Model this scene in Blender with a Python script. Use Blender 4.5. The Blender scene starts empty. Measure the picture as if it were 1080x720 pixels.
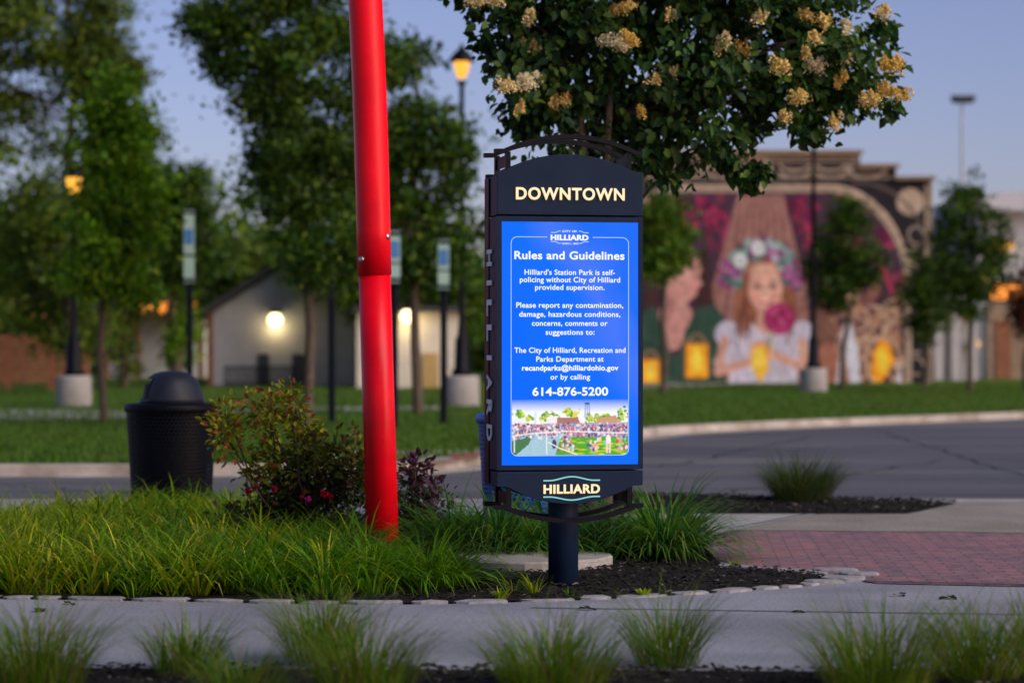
import bpy, math, random
import numpy as np
from mathutils import Vector, Matrix
R = math.radians
SC = bpy.context.scene
C = SC.collection
rnd = random.Random(7)
rng = np.random.default_rng(7)

# ------------------------------------------------------------------ camera, sky, sun, exposure
F = 2550.0
CAMZ = 1.5
cam_d = bpy.data.cameras.new('camera')
cam = bpy.data.objects.new('camera', cam_d); C.objects.link(cam)
cam.location = (0, 0, CAMZ); cam.rotation_euler = (R(90), 0, 0)
cam_d.lens = 85; cam_d.sensor_width = 36; cam_d.clip_end = 3000
cam_d.dof.use_dof = True; cam_d.dof.focus_distance = 14.6; cam_d.dof.aperture_fstop = 1.5
SC.camera = cam

world = bpy.data.worlds.new('World'); SC.world = world; world.use_nodes = True
nt = world.node_tree
SUN_EL, SUN_AZ = 3.0, 122.0           # dusk: the last glow is low, right of and behind the camera
sky = nt.nodes.new('ShaderNodeTexSky'); sky.sky_type = 'NISHITA'; sky.sun_disc = False
sky.sun_elevation = R(SUN_EL); sky.sun_rotation = R(SUN_AZ)
sky.air_density = 0.5; sky.dust_density = 1.0; sky.ozone_density = 1.0
tint = nt.nodes.new('ShaderNodeMixRGB'); tint.blend_type = 'MULTIPLY'; tint.inputs[0].default_value = 1
tint.inputs[2].default_value = (1.28, 1.03, 1.33, 1)
bgn = nt.nodes['Background']; bgn.inputs[1].default_value = 0.096
nt.links.new(sky.outputs[0], tint.inputs[1])
nt.links.new(tint.outputs[0], bgn.inputs[0])

sl = bpy.data.lights.new('sun', 'SUN'); sl.energy = 1.5; sl.angle = R(45); sl.color = (1.0, 0.93, 0.85)
so = bpy.data.objects.new('sun', sl); C.objects.link(so)
so.rotation_euler = (R(52), 0, R(58)); so.location = (10, -10, 20)

SC.view_settings.view_transform = 'Standard'; SC.view_settings.look = 'None'
SC.view_settings.exposure = 1.10; SC.view_settings.gamma = 1.0
SC.render.engine = 'CYCLES'
SC.cycles.use_denoising = True
SC.cycles.max_bounces = 6; SC.cycles.transparent_max_bounces = 8
SC.cycles.sample_clamp_indirect = 4

# ------------------------------------------------------------------ helpers
def W(px, py, Y):
    return Vector(((px - 540) * Y / F, Y, CAMZ - (py - 360) * Y / F))
def G(px, py, z=0.0):
    Y = (CAMZ - z) * F / (py - 360)
    return Vector(((px - 540) * Y / F, Y, z))
def GX(px, Y, z=0.0):
    return Vector(((px - 540) * Y / F, Y, z))

class MB:
    def __init__(s): s.v = []; s.f = []; s.c = []; s.cur = (1, 1, 1)
    def vert(s, p): s.v.append(tuple(p)); s.c.append(s.cur); return len(s.v) - 1
    def face(s, pts): s.f.append([s.vert(p) for p in pts])
    def box(s, x0, y0, z0, x1, y1, z1, M=None):
        P = [(x, y, z) for z in (z0, z1) for y in (y0, y1) for x in (x0, x1)]
        if M is not None: P = [tuple(M @ Vector(p)) for p in P]
        i = [s.vert(p) for p in P]
        for q in ((0, 2, 3, 1), (4, 5, 7, 6), (0, 1, 5, 4), (2, 6, 7, 3), (0, 4, 6, 2), (1, 3, 7, 5)):
            s.f.append([i[k] for k in q])
    def tube(s, pts, rad, n=8, cap=True):
        pts = [Vector(p) for p in pts]
        if not hasattr(rad, '__len__'): rad = [rad] * len(pts)
        rings = []
        for k, p in enumerate(pts):
            d = (pts[min(k + 1, len(pts) - 1)] - pts[max(k - 1, 0)])
            d = d.normalized() if d.length > 1e-9 else Vector((0, 0, 1))
            a = d.cross(Vector((0.123, 1, 0.05)) if abs(d.y) < .9 else Vector((1, 0, 0))).normalized(); b = d.cross(a)
            rings.append([s.vert(p + (a * math.cos(t) + b * math.sin(t)) * rad[k]) for t in [2 * math.pi * j / n for j in range(n)]])
        for k in range(len(pts) - 1):
            for j in range(n):
                s.f.append([rings[k][j], rings[k][(j + 1) % n], rings[k + 1][(j + 1) % n], rings[k + 1][j]])
        if cap:
            s.f.append(rings[0][::-1]); s.f.append(rings[-1])
    def lathe(s, prof, c=(0, 0, 0), n=24):
        rings = []
        for r, z in prof:
            rings.append([s.vert((c[0] + r * math.cos(2 * math.pi * j / n), c[1] + r * math.sin(2 * math.pi * j / n), c[2] + z)) for j in range(n)])
        for k in range(len(prof) - 1):
            for j in range(n):
                s.f.append([rings[k][j], rings[k][(j + 1) % n], rings[k + 1][(j + 1) % n], rings[k + 1][j]])
        s.f.append(rings[0][::-1]); s.f.append(rings[-1])
    def prism(s, poly, f0, f1):
        """poly: 2-D points; f0/f1 map a 2-D point to the two end faces"""
        a = [s.vert(f0(p)) for p in poly]; b = [s.vert(f1(p)) for p in poly]; n = len(poly)
        s.f.append(a[::-1]); s.f.append(b)
        for k in range(n): s.f.append([a[k], a[(k + 1) % n], b[(k + 1) % n], b[k]])
    def arrays(s):
        return np.array(s.v, dtype=np.float32).reshape(-1, 3), s.f, np.array(s.c, dtype=np.float32).reshape(-1, 3)

def mesh_np(name, V, Fa, col=None):
    """V (n,3); Fa (m,k) int array"""
    me = bpy.data.meshes.new(name); V = np.asarray(V, np.float32); Fa = np.asarray(Fa, np.int32)
    me.vertices.add(len(V)); me.vertices.foreach_set('co', V.ravel())
    m, k = Fa.shape
    me.loops.add(m * k); me.loops.foreach_set('vertex_index', Fa.ravel())
    me.polygons.add(m); me.polygons.foreach_set('loop_start', np.arange(0, m * k, k, dtype=np.int32))
    me.update(calc_edges=True)
    if col is not None: setcol(me, col)
    return me
def setcol(me, col):
    a = me.color_attributes.new('Col', 'FLOAT_COLOR', 'POINT')
    c = np.ones((len(me.vertices), 4), np.float32); c[:, :3] = col
    a.data.foreach_set('color', c.ravel())

def link(name, me, mat, parent=None, smooth=False, local=False):
    o = bpy.data.objects.new(name, me); C.objects.link(o)
    if mat is not None:
        for m in (mat if isinstance(mat, (list, tuple)) else [mat]): me.materials.append(m)
    if smooth: me.polygons.foreach_set('use_smooth', [True] * len(me.polygons))
    if parent is not None:
        o.parent = parent
        if not local:
            top = parent; off = Vector((0, 0, 0))
            while top is not None: off += top.location; top = top.parent
            me.transform(Matrix.Translation(-off))
    return o
def build(name, mb, mat, parent=None, smooth=False, local=False, bevel=0):
    V, f, c = mb.arrays()
    me = bpy.data.meshes.new(name); me.from_pydata([tuple(v) for v in V], [], f); me.update()
    setcol(me, c)
    o = link(name, me, mat, parent, smooth, local)
    if bevel:
        b = o.modifiers.new('bevel', 'BEVEL'); b.width = bevel; b.segments = 2; b.limit_method = 'ANGLE'
    return o
def tag(o, label, cat, group=None, kind=None):
    o['label'] = label; o['category'] = cat
    if group: o['group'] = group
    if kind: o['kind'] = kind
    return o
def empty(name, loc, label, cat, group=None, rz=0):
    o = bpy.data.objects.new(name, None); C.objects.link(o); o.location = loc; o.rotation_euler[2] = rz
    o.empty_display_size = .1
    return tag(o, label, cat, group)
def struct(name, mb, mat, smooth=False):
    o = build(name, mb, mat, None, smooth); o['kind'] = 'structure'; return o

# ------------------------------------------------------------------ materials
def nmat(name):
    m = bpy.data.materials.new(name); m.use_nodes = True
    return m, m.node_tree.nodes, m.node_tree.links, m.node_tree.nodes['Principled BSDF']
def N(nodes, t, **kw):
    n = nodes.new(t)
    for k, v in kw.items():
        if k in n.inputs: n.inputs[k].default_value = v
        else: setattr(n, k, v)
    return n
def ramp(nodes, stops):
    r = nodes.new('ShaderNodeValToRGB'); e = r.color_ramp.elements
    while len(e) > 1: e.remove(e[-1])
    e[0].position = stops[0][0]; e[0].color = (*stops[0][1], 1)
    for p, c in stops[1:]:
        x = e.new(p); x.color = (*c, 1)
    return r
def surf(name, c0, c1, scale=8, rough=.7, bump=.2, bscale=None, spec=.4, metal=0, detail=6, c2=None, s2=.6):
    """two-tone noisy surface with fine bump, object space"""
    m, n, l, p = nmat(name)
    tc = N(n, 'ShaderNodeTexCoord')
    a = N(n, 'ShaderNodeTexNoise', Scale=scale, Detail=detail, Roughness=.65); l.new(tc.outputs['Object'], a.inputs['Vector'])
    r = ramp(n, [(.32, c0), (.68, c1)]); l.new(a.outputs[0], r.inputs[0]); out = r.outputs[0]
    if c2 is not None:
        a2 = N(n, 'ShaderNodeTexNoise', Scale=s2, Detail=4); l.new(tc.outputs['Object'], a2.inputs['Vector'])
        r2 = ramp(n, [(.42, (0, 0, 0)), (.62, (1, 1, 1))]); l.new(a2.outputs[0], r2.inputs[0])
        mx = N(n, 'ShaderNodeMixRGB'); l.new(r2.outputs[0], mx.inputs[0]); l.new(out, mx.inputs[1]); mx.inputs[2].default_value = (*c2, 1)
        mx.blend_type = 'MULTIPLY'; out = mx.outputs[0]
    l.new(out, p.inputs['Base Color'])
    p.inputs['Roughness'].default_value = rough; p.inputs['Specular IOR Level'].default_value = spec; p.inputs['Metallic'].default_value = metal
    if bump:
        b = N(n, 'ShaderNodeTexNoise', Scale=bscale or scale * 6, Detail=4); l.new(tc.outputs['Object'], b.inputs['Vector'])
        bm = N(n, 'ShaderNodeBump', Strength=bump, Distance=.01); l.new(b.outputs[0], bm.inputs['Height']); l.new(bm.outputs[0], p.inputs['Normal'])
    return m
def leafmat(name, rough=.5, trans=.35, tcol=(1.1, 1.25, .5), spec=.35):
    m, n, l, p = nmat(name)
    at = N(n, 'ShaderNodeAttribute', attribute_name='Col')
    l.new(at.outputs['Color'], p.inputs['Base Color']); p.inputs['Roughness'].default_value = rough
    p.inputs['Specular IOR Level'].default_value = spec
    tr = N(n, 'ShaderNodeBsdfTranslucent'); mu = N(n, 'ShaderNodeMixRGB', blend_type='MULTIPLY'); mu.inputs[0].default_value = 1
    mu.inputs[2].default_value = (*tcol, 1); l.new(at.outputs['Color'], mu.inputs[1]); l.new(mu.outputs[0], tr.inputs['Color'])
    mx = N(n, 'ShaderNodeMixShader'); mx.inputs[0].default_value = trans
    l.new(p.outputs[0], mx.inputs[1]); l.new(tr.outputs[0], mx.inputs[2]); l.new(mx.outputs[0], n['Material Output'].inputs['Surface'])
    return m
def colmat(name, rough=.7, spec=.3, bump=0):
    m, n, l, p = nmat(name)
    at = N(n, 'ShaderNodeAttribute', attribute_name='Col')
    tc = N(n, 'ShaderNodeTexCoord'); a = N(n, 'ShaderNodeTexNoise', Scale=3, Detail=6); l.new(tc.outputs['Object'], a.inputs['Vector'])
    r = ramp(n, [(.3, (.82, .82, .82)), (.7, (1.1, 1.1, 1.1))]); l.new(a.outputs[0], r.inputs[0])
    mu = N(n, 'ShaderNodeMixRGB', blend_type='MULTIPLY'); mu.inputs[0].default_value = 1
    l.new(at.outputs['Color'], mu.inputs[1]); l.new(r.outputs[0], mu.inputs[2]); l.new(mu.outputs[0], p.inputs['Base Color'])
    p.inputs['Roughness'].default_value = rough; p.inputs['Specular IOR Level'].default_value = spec
    return m
EM = 2 ** -SC.view_settings.exposure      # lamps are set for the shown brightness
def emit(name, col, s):
    s = s * EM
    m, n, l, p = nmat(name)
    p.inputs['Base Color'].default_value = (.02, .02, .02, 1); p.inputs['Emission Color'].default_value = (*col, 1); p.inputs['Emission Strength'].default_value = s
    p.inputs['Roughness'].default_value = .4
    return m
def emitcol(name, s=1):
    m, n, l, p = nmat(name); at = N(n, 'ShaderNodeAttribute', attribute_name='Col')
    p.inputs['Base Color'].default_value = (.01, .01, .01, 1); l.new(at.outputs['Color'], p.inputs['Emission Color']); p.inputs['Emission Strength'].default_value = s
    return m

M = {}
M['concrete'] = surf('concrete', (.15, .155, .195), (.36, .365, .41), 55, .85, .35, 160, .25, c2=(.72, .72, .75), s2=.9)
M['concrete_light'] = surf('concrete_light', (.30, .29, .285), (.42, .405, .395), 26, .85, .25, 120, .25, c2=(.75, .74, .72), s2=1.3)
M['aggregate'] = surf('aggregate', (.17, .15, .13), (.34, .31, .28), 45, .9, .5, 90, .2, c2=(.8, .78, .75), s2=1.2)
M['kerb'] = surf('kerb', (.3, .275, .25), (.46, .42, .38), 4, .85, .25, 60, .25, c2=(.7, .66, .62), s2=1.5)
M['asphalt'] = surf('asphalt', (.065, .065, .075), (.15, .145, .155), 1.4, .8, .6, 90, .3, c2=(.66, .68, .78), s2=.5)
_n = M['asphalt'].node_tree
for _x in [q for q in _n.nodes if q.type == 'TEX_NOISE' and q.inputs['Scale'].default_value < 5]:
    _m = _n.nodes.new('ShaderNodeMapping'); _m.inputs['Scale'].default_value = (.12, 1, 1)
    _l = _x.inputs['Vector'].links[0]; _n.links.new(_l.from_socket, _m.inputs[0]); _n.links.new(_m.outputs[0], _x.inputs['Vector'])
M['stone'] = surf('stone', (.17, .172, .19), (.30, .30, .315), 22, .85, .4, 70, .25)
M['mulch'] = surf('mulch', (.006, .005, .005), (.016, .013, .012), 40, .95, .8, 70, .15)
M['mulch_chip'] = colmat('mulch_chip', .85, .25)
M['black_metal'] = surf('black_metal', (.0016, .0022, .005), (.003, .004, .008), 12, .5, .05, 200, .13)
M['sign_paint'] = surf('sign_paint', (.004, .013, .036), (.007, .018, .046), 5, .55, .04, 300, .14)
M['blue_paint'] = surf('blue_paint', (.006, .085, .42), (.010, .11, .52), 6, .4, .05, 200, .5)
M['can_liner'] = surf('can_liner', (.003, .003, .004), (.005, .005, .006), 6, .6, .02, 60, .2)
M['navy_plastic'] = surf('navy_plastic', (.009, .013, .024), (.014, .02, .034), 9, .5, .08, 120, .35)
M['red_paint'] = surf('red_paint', (.76, .0006, .010), (.86, .001, .015), 3, .36, .06, 30, .22, c2=(.84, .8, .85), s2=2.5)
_t = M['red_paint'].node_tree; _p = _t.nodes['Principled BSDF']; _c = _p.inputs['Base Color'].links[0].from_socket
_tc = N(_t.nodes, 'ShaderNodeTexCoord'); _mp = N(_t.nodes, 'ShaderNodeMapping'); _mp.inputs['Scale'].default_value = (1, 1, .3); _t.links.new(_tc.outputs['Object'], _mp.inputs[0])
_nz = N(_t.nodes, 'ShaderNodeTexNoise', Scale=34, Detail=8, Roughness=.7); _t.links.new(_mp.outputs[0], _nz.inputs['Vector'])
_r = ramp(_t.nodes, [(.64, (0, 0, 0)), (.70, (1, 1, 1))]); _t.links.new(_nz.outputs[0], _r.inputs[0])
_mx = N(_t.nodes, 'ShaderNodeMixRGB'); _t.links.new(_r.outputs[0], _mx.inputs[0]); _t.links.new(_c, _mx.inputs[1]); _mx.inputs[2].default_value = (.38, .012, .018, 1); _t.links.new(_mx.outputs[0], _p.inputs['Base Color'])
M['steel'] = surf('steel', (.35, .36, .38), (.5, .5, .52), 30, .35, 0, metal=1)
M['bark'] = surf('bark', (.045, .034, .026), (.12, .095, .075), 14, .9, .8, 40, .15)
M['lawn'] = surf('lawn', (.03, .075, .008), (.07, .145, .015), 2.2, .9, .9, 24, .15, c2=(1.3, .82, .7), s2=.22)
M['grass'] = leafmat('grass_blade', .55, .4, (1.2, 1.25, .4), .15)
M['leaf'] = leafmat('leaf', .5, .3, (1.2, 1.25, .4), .18)
M['petal'] = leafmat('petal', .7, .3, (1, 1, .8), .2)
M['white_wall'] = surf('white_wall', (.36, .37, .41), (.44, .45, .49), 2, .85, .2, 30, .2)
M['cream_wall'] = surf('cream_wall', (.58, .54, .48), (.66, .62, .55), 2, .85, .2, 30, .2)
M['grey_wall'] = surf('grey_wall', (.36, .38, .42), (.44, .46, .5), 1, .7, .1, 20, .3)
M['roof_dark'] = surf('roof_dark', (.035, .035, .04), (.06, .06, .065), 3, .7, .2, 20, .3)
M['roof_grey'] = surf('roof_grey', (.42, .44, .5), (.5, .52, .58), 1, .5, .1, 20, .4)
M['door_dark'] = surf('door_dark', (.03, .035, .045), (.045, .05, .06), 4, .5, .1, 20, .4)
M['brown_wood'] = surf('brown_wood', (.16, .065, .035), (.26, .115, .065), 5, .8, .3, 20, .25)
M['tan_wall'] = surf('tan_wall', (.2, .15, .11), (.28, .21, .15), 3, .8, .2, 20, .25)
M['paddle'] = surf('paddle', (.30, .45, .42), (.36, .52, .48), 2, .4, 0, spec=.4)
M['paddle_blue'] = surf('paddle_blue', (.05, .18, .42), (.08, .22, .5), 4, .4, 0)
M['mural'] = colmat('mural', .8, .2)
M['letter_grey'] = surf('letter_grey', (.55, .58, .68), (.64, .67, .76), 9, .5, 0)
M['lamp_amber'] = emit('lamp_amber', (1, .46, .05), 1.35)
M['lamp_warm'] = emit('lamp_warm', (1, .80, .38), 6)
M['lamp_orange'] = emit('lamp_orange', (1, .30, .04), 1.6)
M['letter_glow'] = emit('letter_glow', (1, .84, .50), 1.05)
M['letter_edge'] = emit('letter_edge', (.9, .45, .12), .45)
M['cyan_line'] = emit('cyan_line', (.25, .72, .72), .8)
M['screen_white'] = emit('screen_white', (.9, .96, 1), 1.0)
M['screen_line'] = emit('screen_line', (.45, .68, 1), .9)
M['screen_picture'] = emitcol('screen_picture', EM)
# LED screen: blue content with a soft violet band
m, n, l, p = nmat('screen_blue'); M['screen'] = m
tc = N(n, 'ShaderNodeTexCoord'); mp = N(n, 'ShaderNodeMapping'); l.new(tc.outputs['Object'], mp.inputs[0])
mp.inputs['Rotation'].default_value = (0, R(28), 0)
sx = N(n, 'ShaderNodeSeparateXYZ'); l.new(mp.outputs[0], sx.inputs[0])
ad = N(n, 'ShaderNodeMath', operation='MULTIPLY_ADD'); l.new(sx.outputs[0], ad.inputs[0]); ad.inputs[1].default_value = .7; ad.inputs[2].default_value = -.04
nz = N(n, 'ShaderNodeTexNoise', Scale=1.6, Detail=2); l.new(tc.outputs['Object'], nz.inputs['Vector'])
ad2 = N(n, 'ShaderNodeMath', operation='MULTIPLY_ADD'); l.new(nz.outputs[0], ad2.inputs[0]); ad2.inputs[1].default_value = .7; l.new(ad.outputs[0], ad2.inputs[2])
ad3 = N(n, 'ShaderNodeMath', operation='SUBTRACT'); l.new(ad2.outputs[0], ad3.inputs[0]); ad3.inputs[1].default_value = .35
r = ramp(n, [(.1, (.0, .14, 1.0)), (.52, (.003, .16, 1.0)), (.70, (.06, .19, .98)), (.84, (.010, .155, .96)), (1, (.05, .165, .92))]); l.new(ad3.outputs[0], r.inputs[0])
p.inputs['Base Color'].default_value = (.002, .002, .002, 1); l.new(r.outputs[0], p.inputs['Emission Color']); p.inputs['Emission Strength'].default_value = EM
p.inputs['Roughness'].default_value = .5; p.inputs['Specular IOR Level'].default_value = .05
# brick pavers
m, n, l, p = nmat('brick_paver'); M['brick'] = m
tc = N(n, 'ShaderNodeTexCoord'); mp = N(n, 'ShaderNodeMapping'); l.new(tc.outputs['Object'], mp.inputs[0]); mp.inputs['Rotation'].default_value = (0, 0, R(4))
b = N(n, 'ShaderNodeTexBrick', Scale=1.0); l.new(mp.outputs[0], b.inputs['Vector'])
b.inputs['Brick Width'].default_value = .22; b.inputs['Row Height'].default_value = .11; b.inputs['Mortar Size'].default_value = .006; b.inputs['Bias'].default_value = 0
b.inputs['Color1'].default_value = (.29, .13, .135, 1); b.inputs['Color2'].default_value = (.17, .105, .13, 1); b.inputs['Mortar'].default_value = (.07, .06, .055, 1)
a = N(n, 'ShaderNodeTexNoise', Scale=9, Detail=6); l.new(tc.outputs['Object'], a.inputs['Vector'])
r = ramp(n, [(.3, (.6, .62, .68)), (.7, (1.25, 1.2, 1.2))]); l.new(a.outputs[0], r.inputs[0])
mu = N(n, 'ShaderNodeMixRGB', blend_type='MULTIPLY'); mu.inputs[0].default_value = 1; l.new(b.outputs[0], mu.inputs[1]); l.new(r.outputs[0], mu.inputs[2])
l.new(mu.outputs[0], p.inputs['Base Color']); p.inputs['Roughness'].default_value = .8
bm = N(n, 'ShaderNodeBump', Strength=.8, Distance=.006); l.new(b.outputs['Fac'], bm.inputs['Height']); bm.invert = True
l.new(bm.outputs[0], p.inputs['Normal'])

# ------------------------------------------------------------------ the ground
ROADZ, LAWNZ = -0.10, 0.03
g = MB(); g.face([(-700, -100, -.16), (700, -100, -.16), (700, 1500, -.16), (-700, 1500, -.16)])
struct('ground', g, M['lawn'])
road = MB(); road.face([(-80, 22.6, ROADZ), (80, 22.6, ROADZ), (80, 62, ROADZ), (-80, 62, ROADZ)])
struct('road', road, M['asphalt'])
NEARY = 22.75
pv = MB(); pv.face([(-40, 3, 0), (40, 3, 0), (40, NEARY, 0), (-40, NEARY, 0)])
struct('pavement', pv, M['concrete'])
nk = MB(); nk.box(-40, NEARY + .002, -.12, 40, NEARY + .2, .006); struct('kerb', nk, M['kerb'])
gut = MB(); gut.box(-40, NEARY + .204, -.14, 40, NEARY + .62, ROADZ + .006); struct('gutter', gut, M['concrete_light'])
jo = MB()
def strip(mb, a, b, w, z):
    a = Vector((a[0], a[1], z)); b = Vector((b[0], b[1], z)); d = (b - a).normalized(); q = Vector((-d.y, d.x, 0)) * w / 2
    mb.face([a - q, b - q, b + q, a + q])
strip(jo, G(560, 641), G(1350, 652), .022, .004)
strip(jo, G(912, 614), G(1300, 622.5), .03, .012)
strip(jo, G(860, 541), G(770, 558), .02, .012)
strip(jo, G(-300, 700), G(1300, 707), .012, .004)
struct('pavement_joint', jo, M['can_liner'])

def sheet(name, pix, z, mat, kind='structure'):
    mb = MB(); mb.face([G(x, y, z) for x, y in pix][::-1]); o = build(name, mb, mat); o['kind'] = kind; return o
sheet('brick_paving', [(740, 566), (770, 559), (1000, 561), (1320, 566), (1320, 623), (925, 614.5), (872, 605), (800, 598), (755, 590)], .006, M['brick'])
sheet('concrete_paving', [(560, 541.5), (862, 541.5), (772, 558.5), (740, 565.5), (560, 560)], .005, M['concrete_light'])
sheet('aggregate_paving', [(866, 541.5), (960, 541.5), (1012, 530.5), (1320, 531), (1320, 565.5), (1000, 560.5), (776, 558.5)], .005, M['aggregate'])
BED = [(-260, 626), (0, 629.2), (200, 632.2), (300, 634.3), (420, 635.2), (500, 634), (580, 631.7), (650, 629), (760, 622.7), (840, 616.8), (874, 611.6), (862, 605.5), (800, 600.5), (760, 598), (745, 578), (690, 560), (560, 549), (480, 545), (350, 543), (200, 544), (0, 556), (-260, 566)]
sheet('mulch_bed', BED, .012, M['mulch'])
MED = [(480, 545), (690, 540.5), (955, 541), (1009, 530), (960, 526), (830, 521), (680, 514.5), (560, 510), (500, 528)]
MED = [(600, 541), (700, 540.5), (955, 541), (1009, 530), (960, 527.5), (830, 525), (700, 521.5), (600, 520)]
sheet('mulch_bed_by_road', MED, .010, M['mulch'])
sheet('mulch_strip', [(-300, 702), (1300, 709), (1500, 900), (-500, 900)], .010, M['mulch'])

# far lawn with its kerb
KERB = [(-500, 490), (0, 490), (200, 490), (370, 489), (430, 487.5), (485, 483), (540, 475), (600, 464), (650, 456), (700, 450), (800, 445), (900, 441), (1000, 437.5), (1080, 434.5), (1500, 424)]
KP = [G(x, y, LAWNZ) for x, y in KERB]
lw = MB()
for k in range(len(KP) - 1):
    a, b = KP[k], KP[k + 1]
    lw.face([a, b, (b.x * 12, 420, LAWNZ), (a.x * 12 if k else -500, 420, LAWNZ)])
struct('lawn', lw, M['lawn'])
kb = MB(); gp = MB()
for k in range(len(KP) - 1):
    a, b = KP[k], KP[k + 1]
    def nrm(i):
        d = (KP[min(i + 1, len(KP) - 1)] - KP[max(i - 1, 0)]).normalized(); return Vector((-d.y, d.x, 0))
    na, nb = nrm(k), nrm(k + 1); up = Vector((0, 0, .006)); dn = Vector((0, 0, ROADZ - LAWNZ))
    kb.face([a + up, b + up, b + nb * .22 + up, a + na * .22 + up]); kb.face([a + dn, b + dn, b + up, a + up])
    dz = Vector((0, 0, ROADZ + .008 - LAWNZ))
    gp.face([a - na * .5 + dz, b - nb * .5 + dz, b + dz, a + dz])
struct('far_kerb', kb, M['kerb']); struct('far_gutter', gp, M['kerb'])
sheet('footpath', [(-120, 431), (140, 432.5), (300, 429), (470, 428), (470, 431), (300, 433), (140, 440.5), (-120, 444)], LAWNZ + .008, M['concrete_light'])
sheet('plaza_path', [(540, 404), (700, 403), (790, 400.5), (800, 403.5), (720, 408), (640, 411), (540, 411)], LAWNZ + .008, M['concrete_light'])
sheet('kerb_ramp', [(330, 475.5), (400, 474.5), (500, 473), (520, 473.5), (505, 481), (470, 484.7), (430, 487), (330, 488.8)], LAWNZ + .009, M['concrete_light'])
tp = sheet('tactile_paving', [(466, 479.5), (506, 477), (506, 480), (480, 483)], LAWNZ + .014, surf('tactile_red', (.26, .04, .04), (.34, .06, .055), 9, .8, .3, 40))
# tar seams and pale scuffs on the asphalt
ts = MB()
for (x0, y0, x1, y1, w) in ((700, 452, 1080, 446, .05), (720, 470, 900, 472, .06), (-50, 516, 140, 516, .04), (690, 500, 1080, 497, .05)):
    strip(ts, G(x0, y0, ROADZ), G(x1, y1, ROADZ), w, ROADZ + .004)
struct('road_seam', ts, M['concrete_light'])

cr = MB(); rnd.seed(31)
for (x0, y0, x1, y1) in ((690, 478, 1090, 468), (760, 520, 990, 486), (-30, 510, 140, 520), (700, 492, 860, 460), (930, 455, 1085, 505)):
    a, c = G(x0, y0, ROADZ), G(x1, y1, ROADZ); k = 26; P_ = [a.lerp(c, i / k) + Vector((rnd.gauss(0, .06), rnd.gauss(0, .10), 0)) for i in range(k + 1)]
    for p_, q_ in zip(P_[:-1], P_[1:]): strip(cr, p_, q_, rnd.uniform(.02, .05), ROADZ + .003)
struct('road_crack', cr, M['can_liner'])
# short grass on the lawn (uncountable)
def blade_field(pts, h0, h1, w, cols, lean=.5):
    n = len(pts); pts = np.asarray(pts, float)
    az = rng.uniform(0, 2 * math.pi, n); h = rng.uniform(h0, h1, n); ln = rng.uniform(0, lean, n) * h
    d = np.stack([np.cos(az), np.sin(az), np.zeros(n)], 1); q = np.stack([-np.sin(az), np.cos(az), np.zeros(n)], 1) * w / 2
    V = np.stack([pts - q, pts + q, pts + d * ln[:, None] + np.array([0, 0, 1]) * h[:, None]], 1).reshape(-1, 3)
    ci = rng.integers(0, len(cols), n); cc = np.array(cols)[ci] * rng.uniform(.7, 1.3, (n, 1))
    return mesh_np('blades', V, np.arange(3 * n).reshape(-1, 3), np.repeat(cc, 3, 0))
kx = np.array([p.x for p in KP]); ky = np.array([p.y for p in KP])
P = []
while len(P) < 52000:
    Y = 26 + 60 * rng.random() ** 1.8; x = (rng.uniform(-620, 620)) * Y / F
    if Y > np.interp(x, kx, ky) + .25: P.append((x, Y, LAWNZ))
o = link('lawn_grass', blade_field(P, .05, .11, .03, [(.065, .155, .014), (.05, .13, .012), (.09, .165, .02), (.08, .125, .025)]), M['grass'])
tag(o, 'short mown green grass of the lawn across the road', 'grass', kind='stuff')

# mulch chips
def inpoly(x, y, poly):
    c = False; j = len(poly) - 1
    for i in range(len(poly)):
        if (poly[i][1] > y) != (poly[j][1] > y) and x < (poly[j][0] - poly[i][0]) * (y - poly[i][1]) / (poly[j][1] - poly[i][1]) + poly[i][0]: c = not c
        j = i
    return c
def chips(name, poly, n, label, smin=.012, smax=.05, z=.012, xr=None):
    pp = [(G(x, y).x, G(x, y).y) for x, y in poly]
    xs = [p[0] for p in pp]; ys = [p[1] for p in pp]; Vs = []; cs = []
    lo, hi = xr or (min(xs), max(xs))
    while len(Vs) < n:
        x = rnd.uniform(lo, hi); y = rnd.uniform(min(ys), max(ys))
        if not inpoly(x, y, pp): continue
        L = rnd.uniform(smin, smax); w = L * rnd.uniform(.2, .5); t = L * .22
        E = Matrix.Translation((x, y, z + rnd.uniform(0, .018))) @ Matrix.Rotation(rnd.uniform(0, 6.3), 4, 'Z') @ Matrix.Rotation(rnd.gauss(0, .22), 4, 'Y') @ Matrix.Rotation(rnd.gauss(0, .3), 4, 'X')
        q = [E @ Vector(v) for v in ((-L / 2, -w / 2 * rnd.uniform(.3, 1), 0), (L / 2, -w / 2, 0), (L / 2 * rnd.uniform(.6, 1), w / 2, 0), (-L / 2, w / 2, 0), (0, 0, t))]
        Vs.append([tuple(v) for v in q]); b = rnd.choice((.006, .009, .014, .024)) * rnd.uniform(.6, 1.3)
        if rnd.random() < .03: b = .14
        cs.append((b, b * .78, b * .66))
    V = np.array(Vs).reshape(-1, 3); base = np.arange(n)[:, None] * 5
    Fa = np.concatenate([base + np.array([[0, 1, 4]]), base + np.array([[1, 2, 4]]), base + np.array([[2, 3, 4]]), base + np.array([[3, 0, 4]])])
    o = link(name, mesh_np(name, V, Fa, np.repeat(np.array(cs), 5, 0)), M['mulch_chip'])
    tag(o, label, 'mulch', kind='stuff')
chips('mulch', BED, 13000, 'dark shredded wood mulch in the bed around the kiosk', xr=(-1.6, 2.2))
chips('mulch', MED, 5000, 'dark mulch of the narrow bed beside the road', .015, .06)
chips('mulch', [(-100, 702), (1180, 709), (1250, 770), (-200, 770)], 7000, 'dark mulch under the blurred grass tufts in the foreground', .012, .05)

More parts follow.
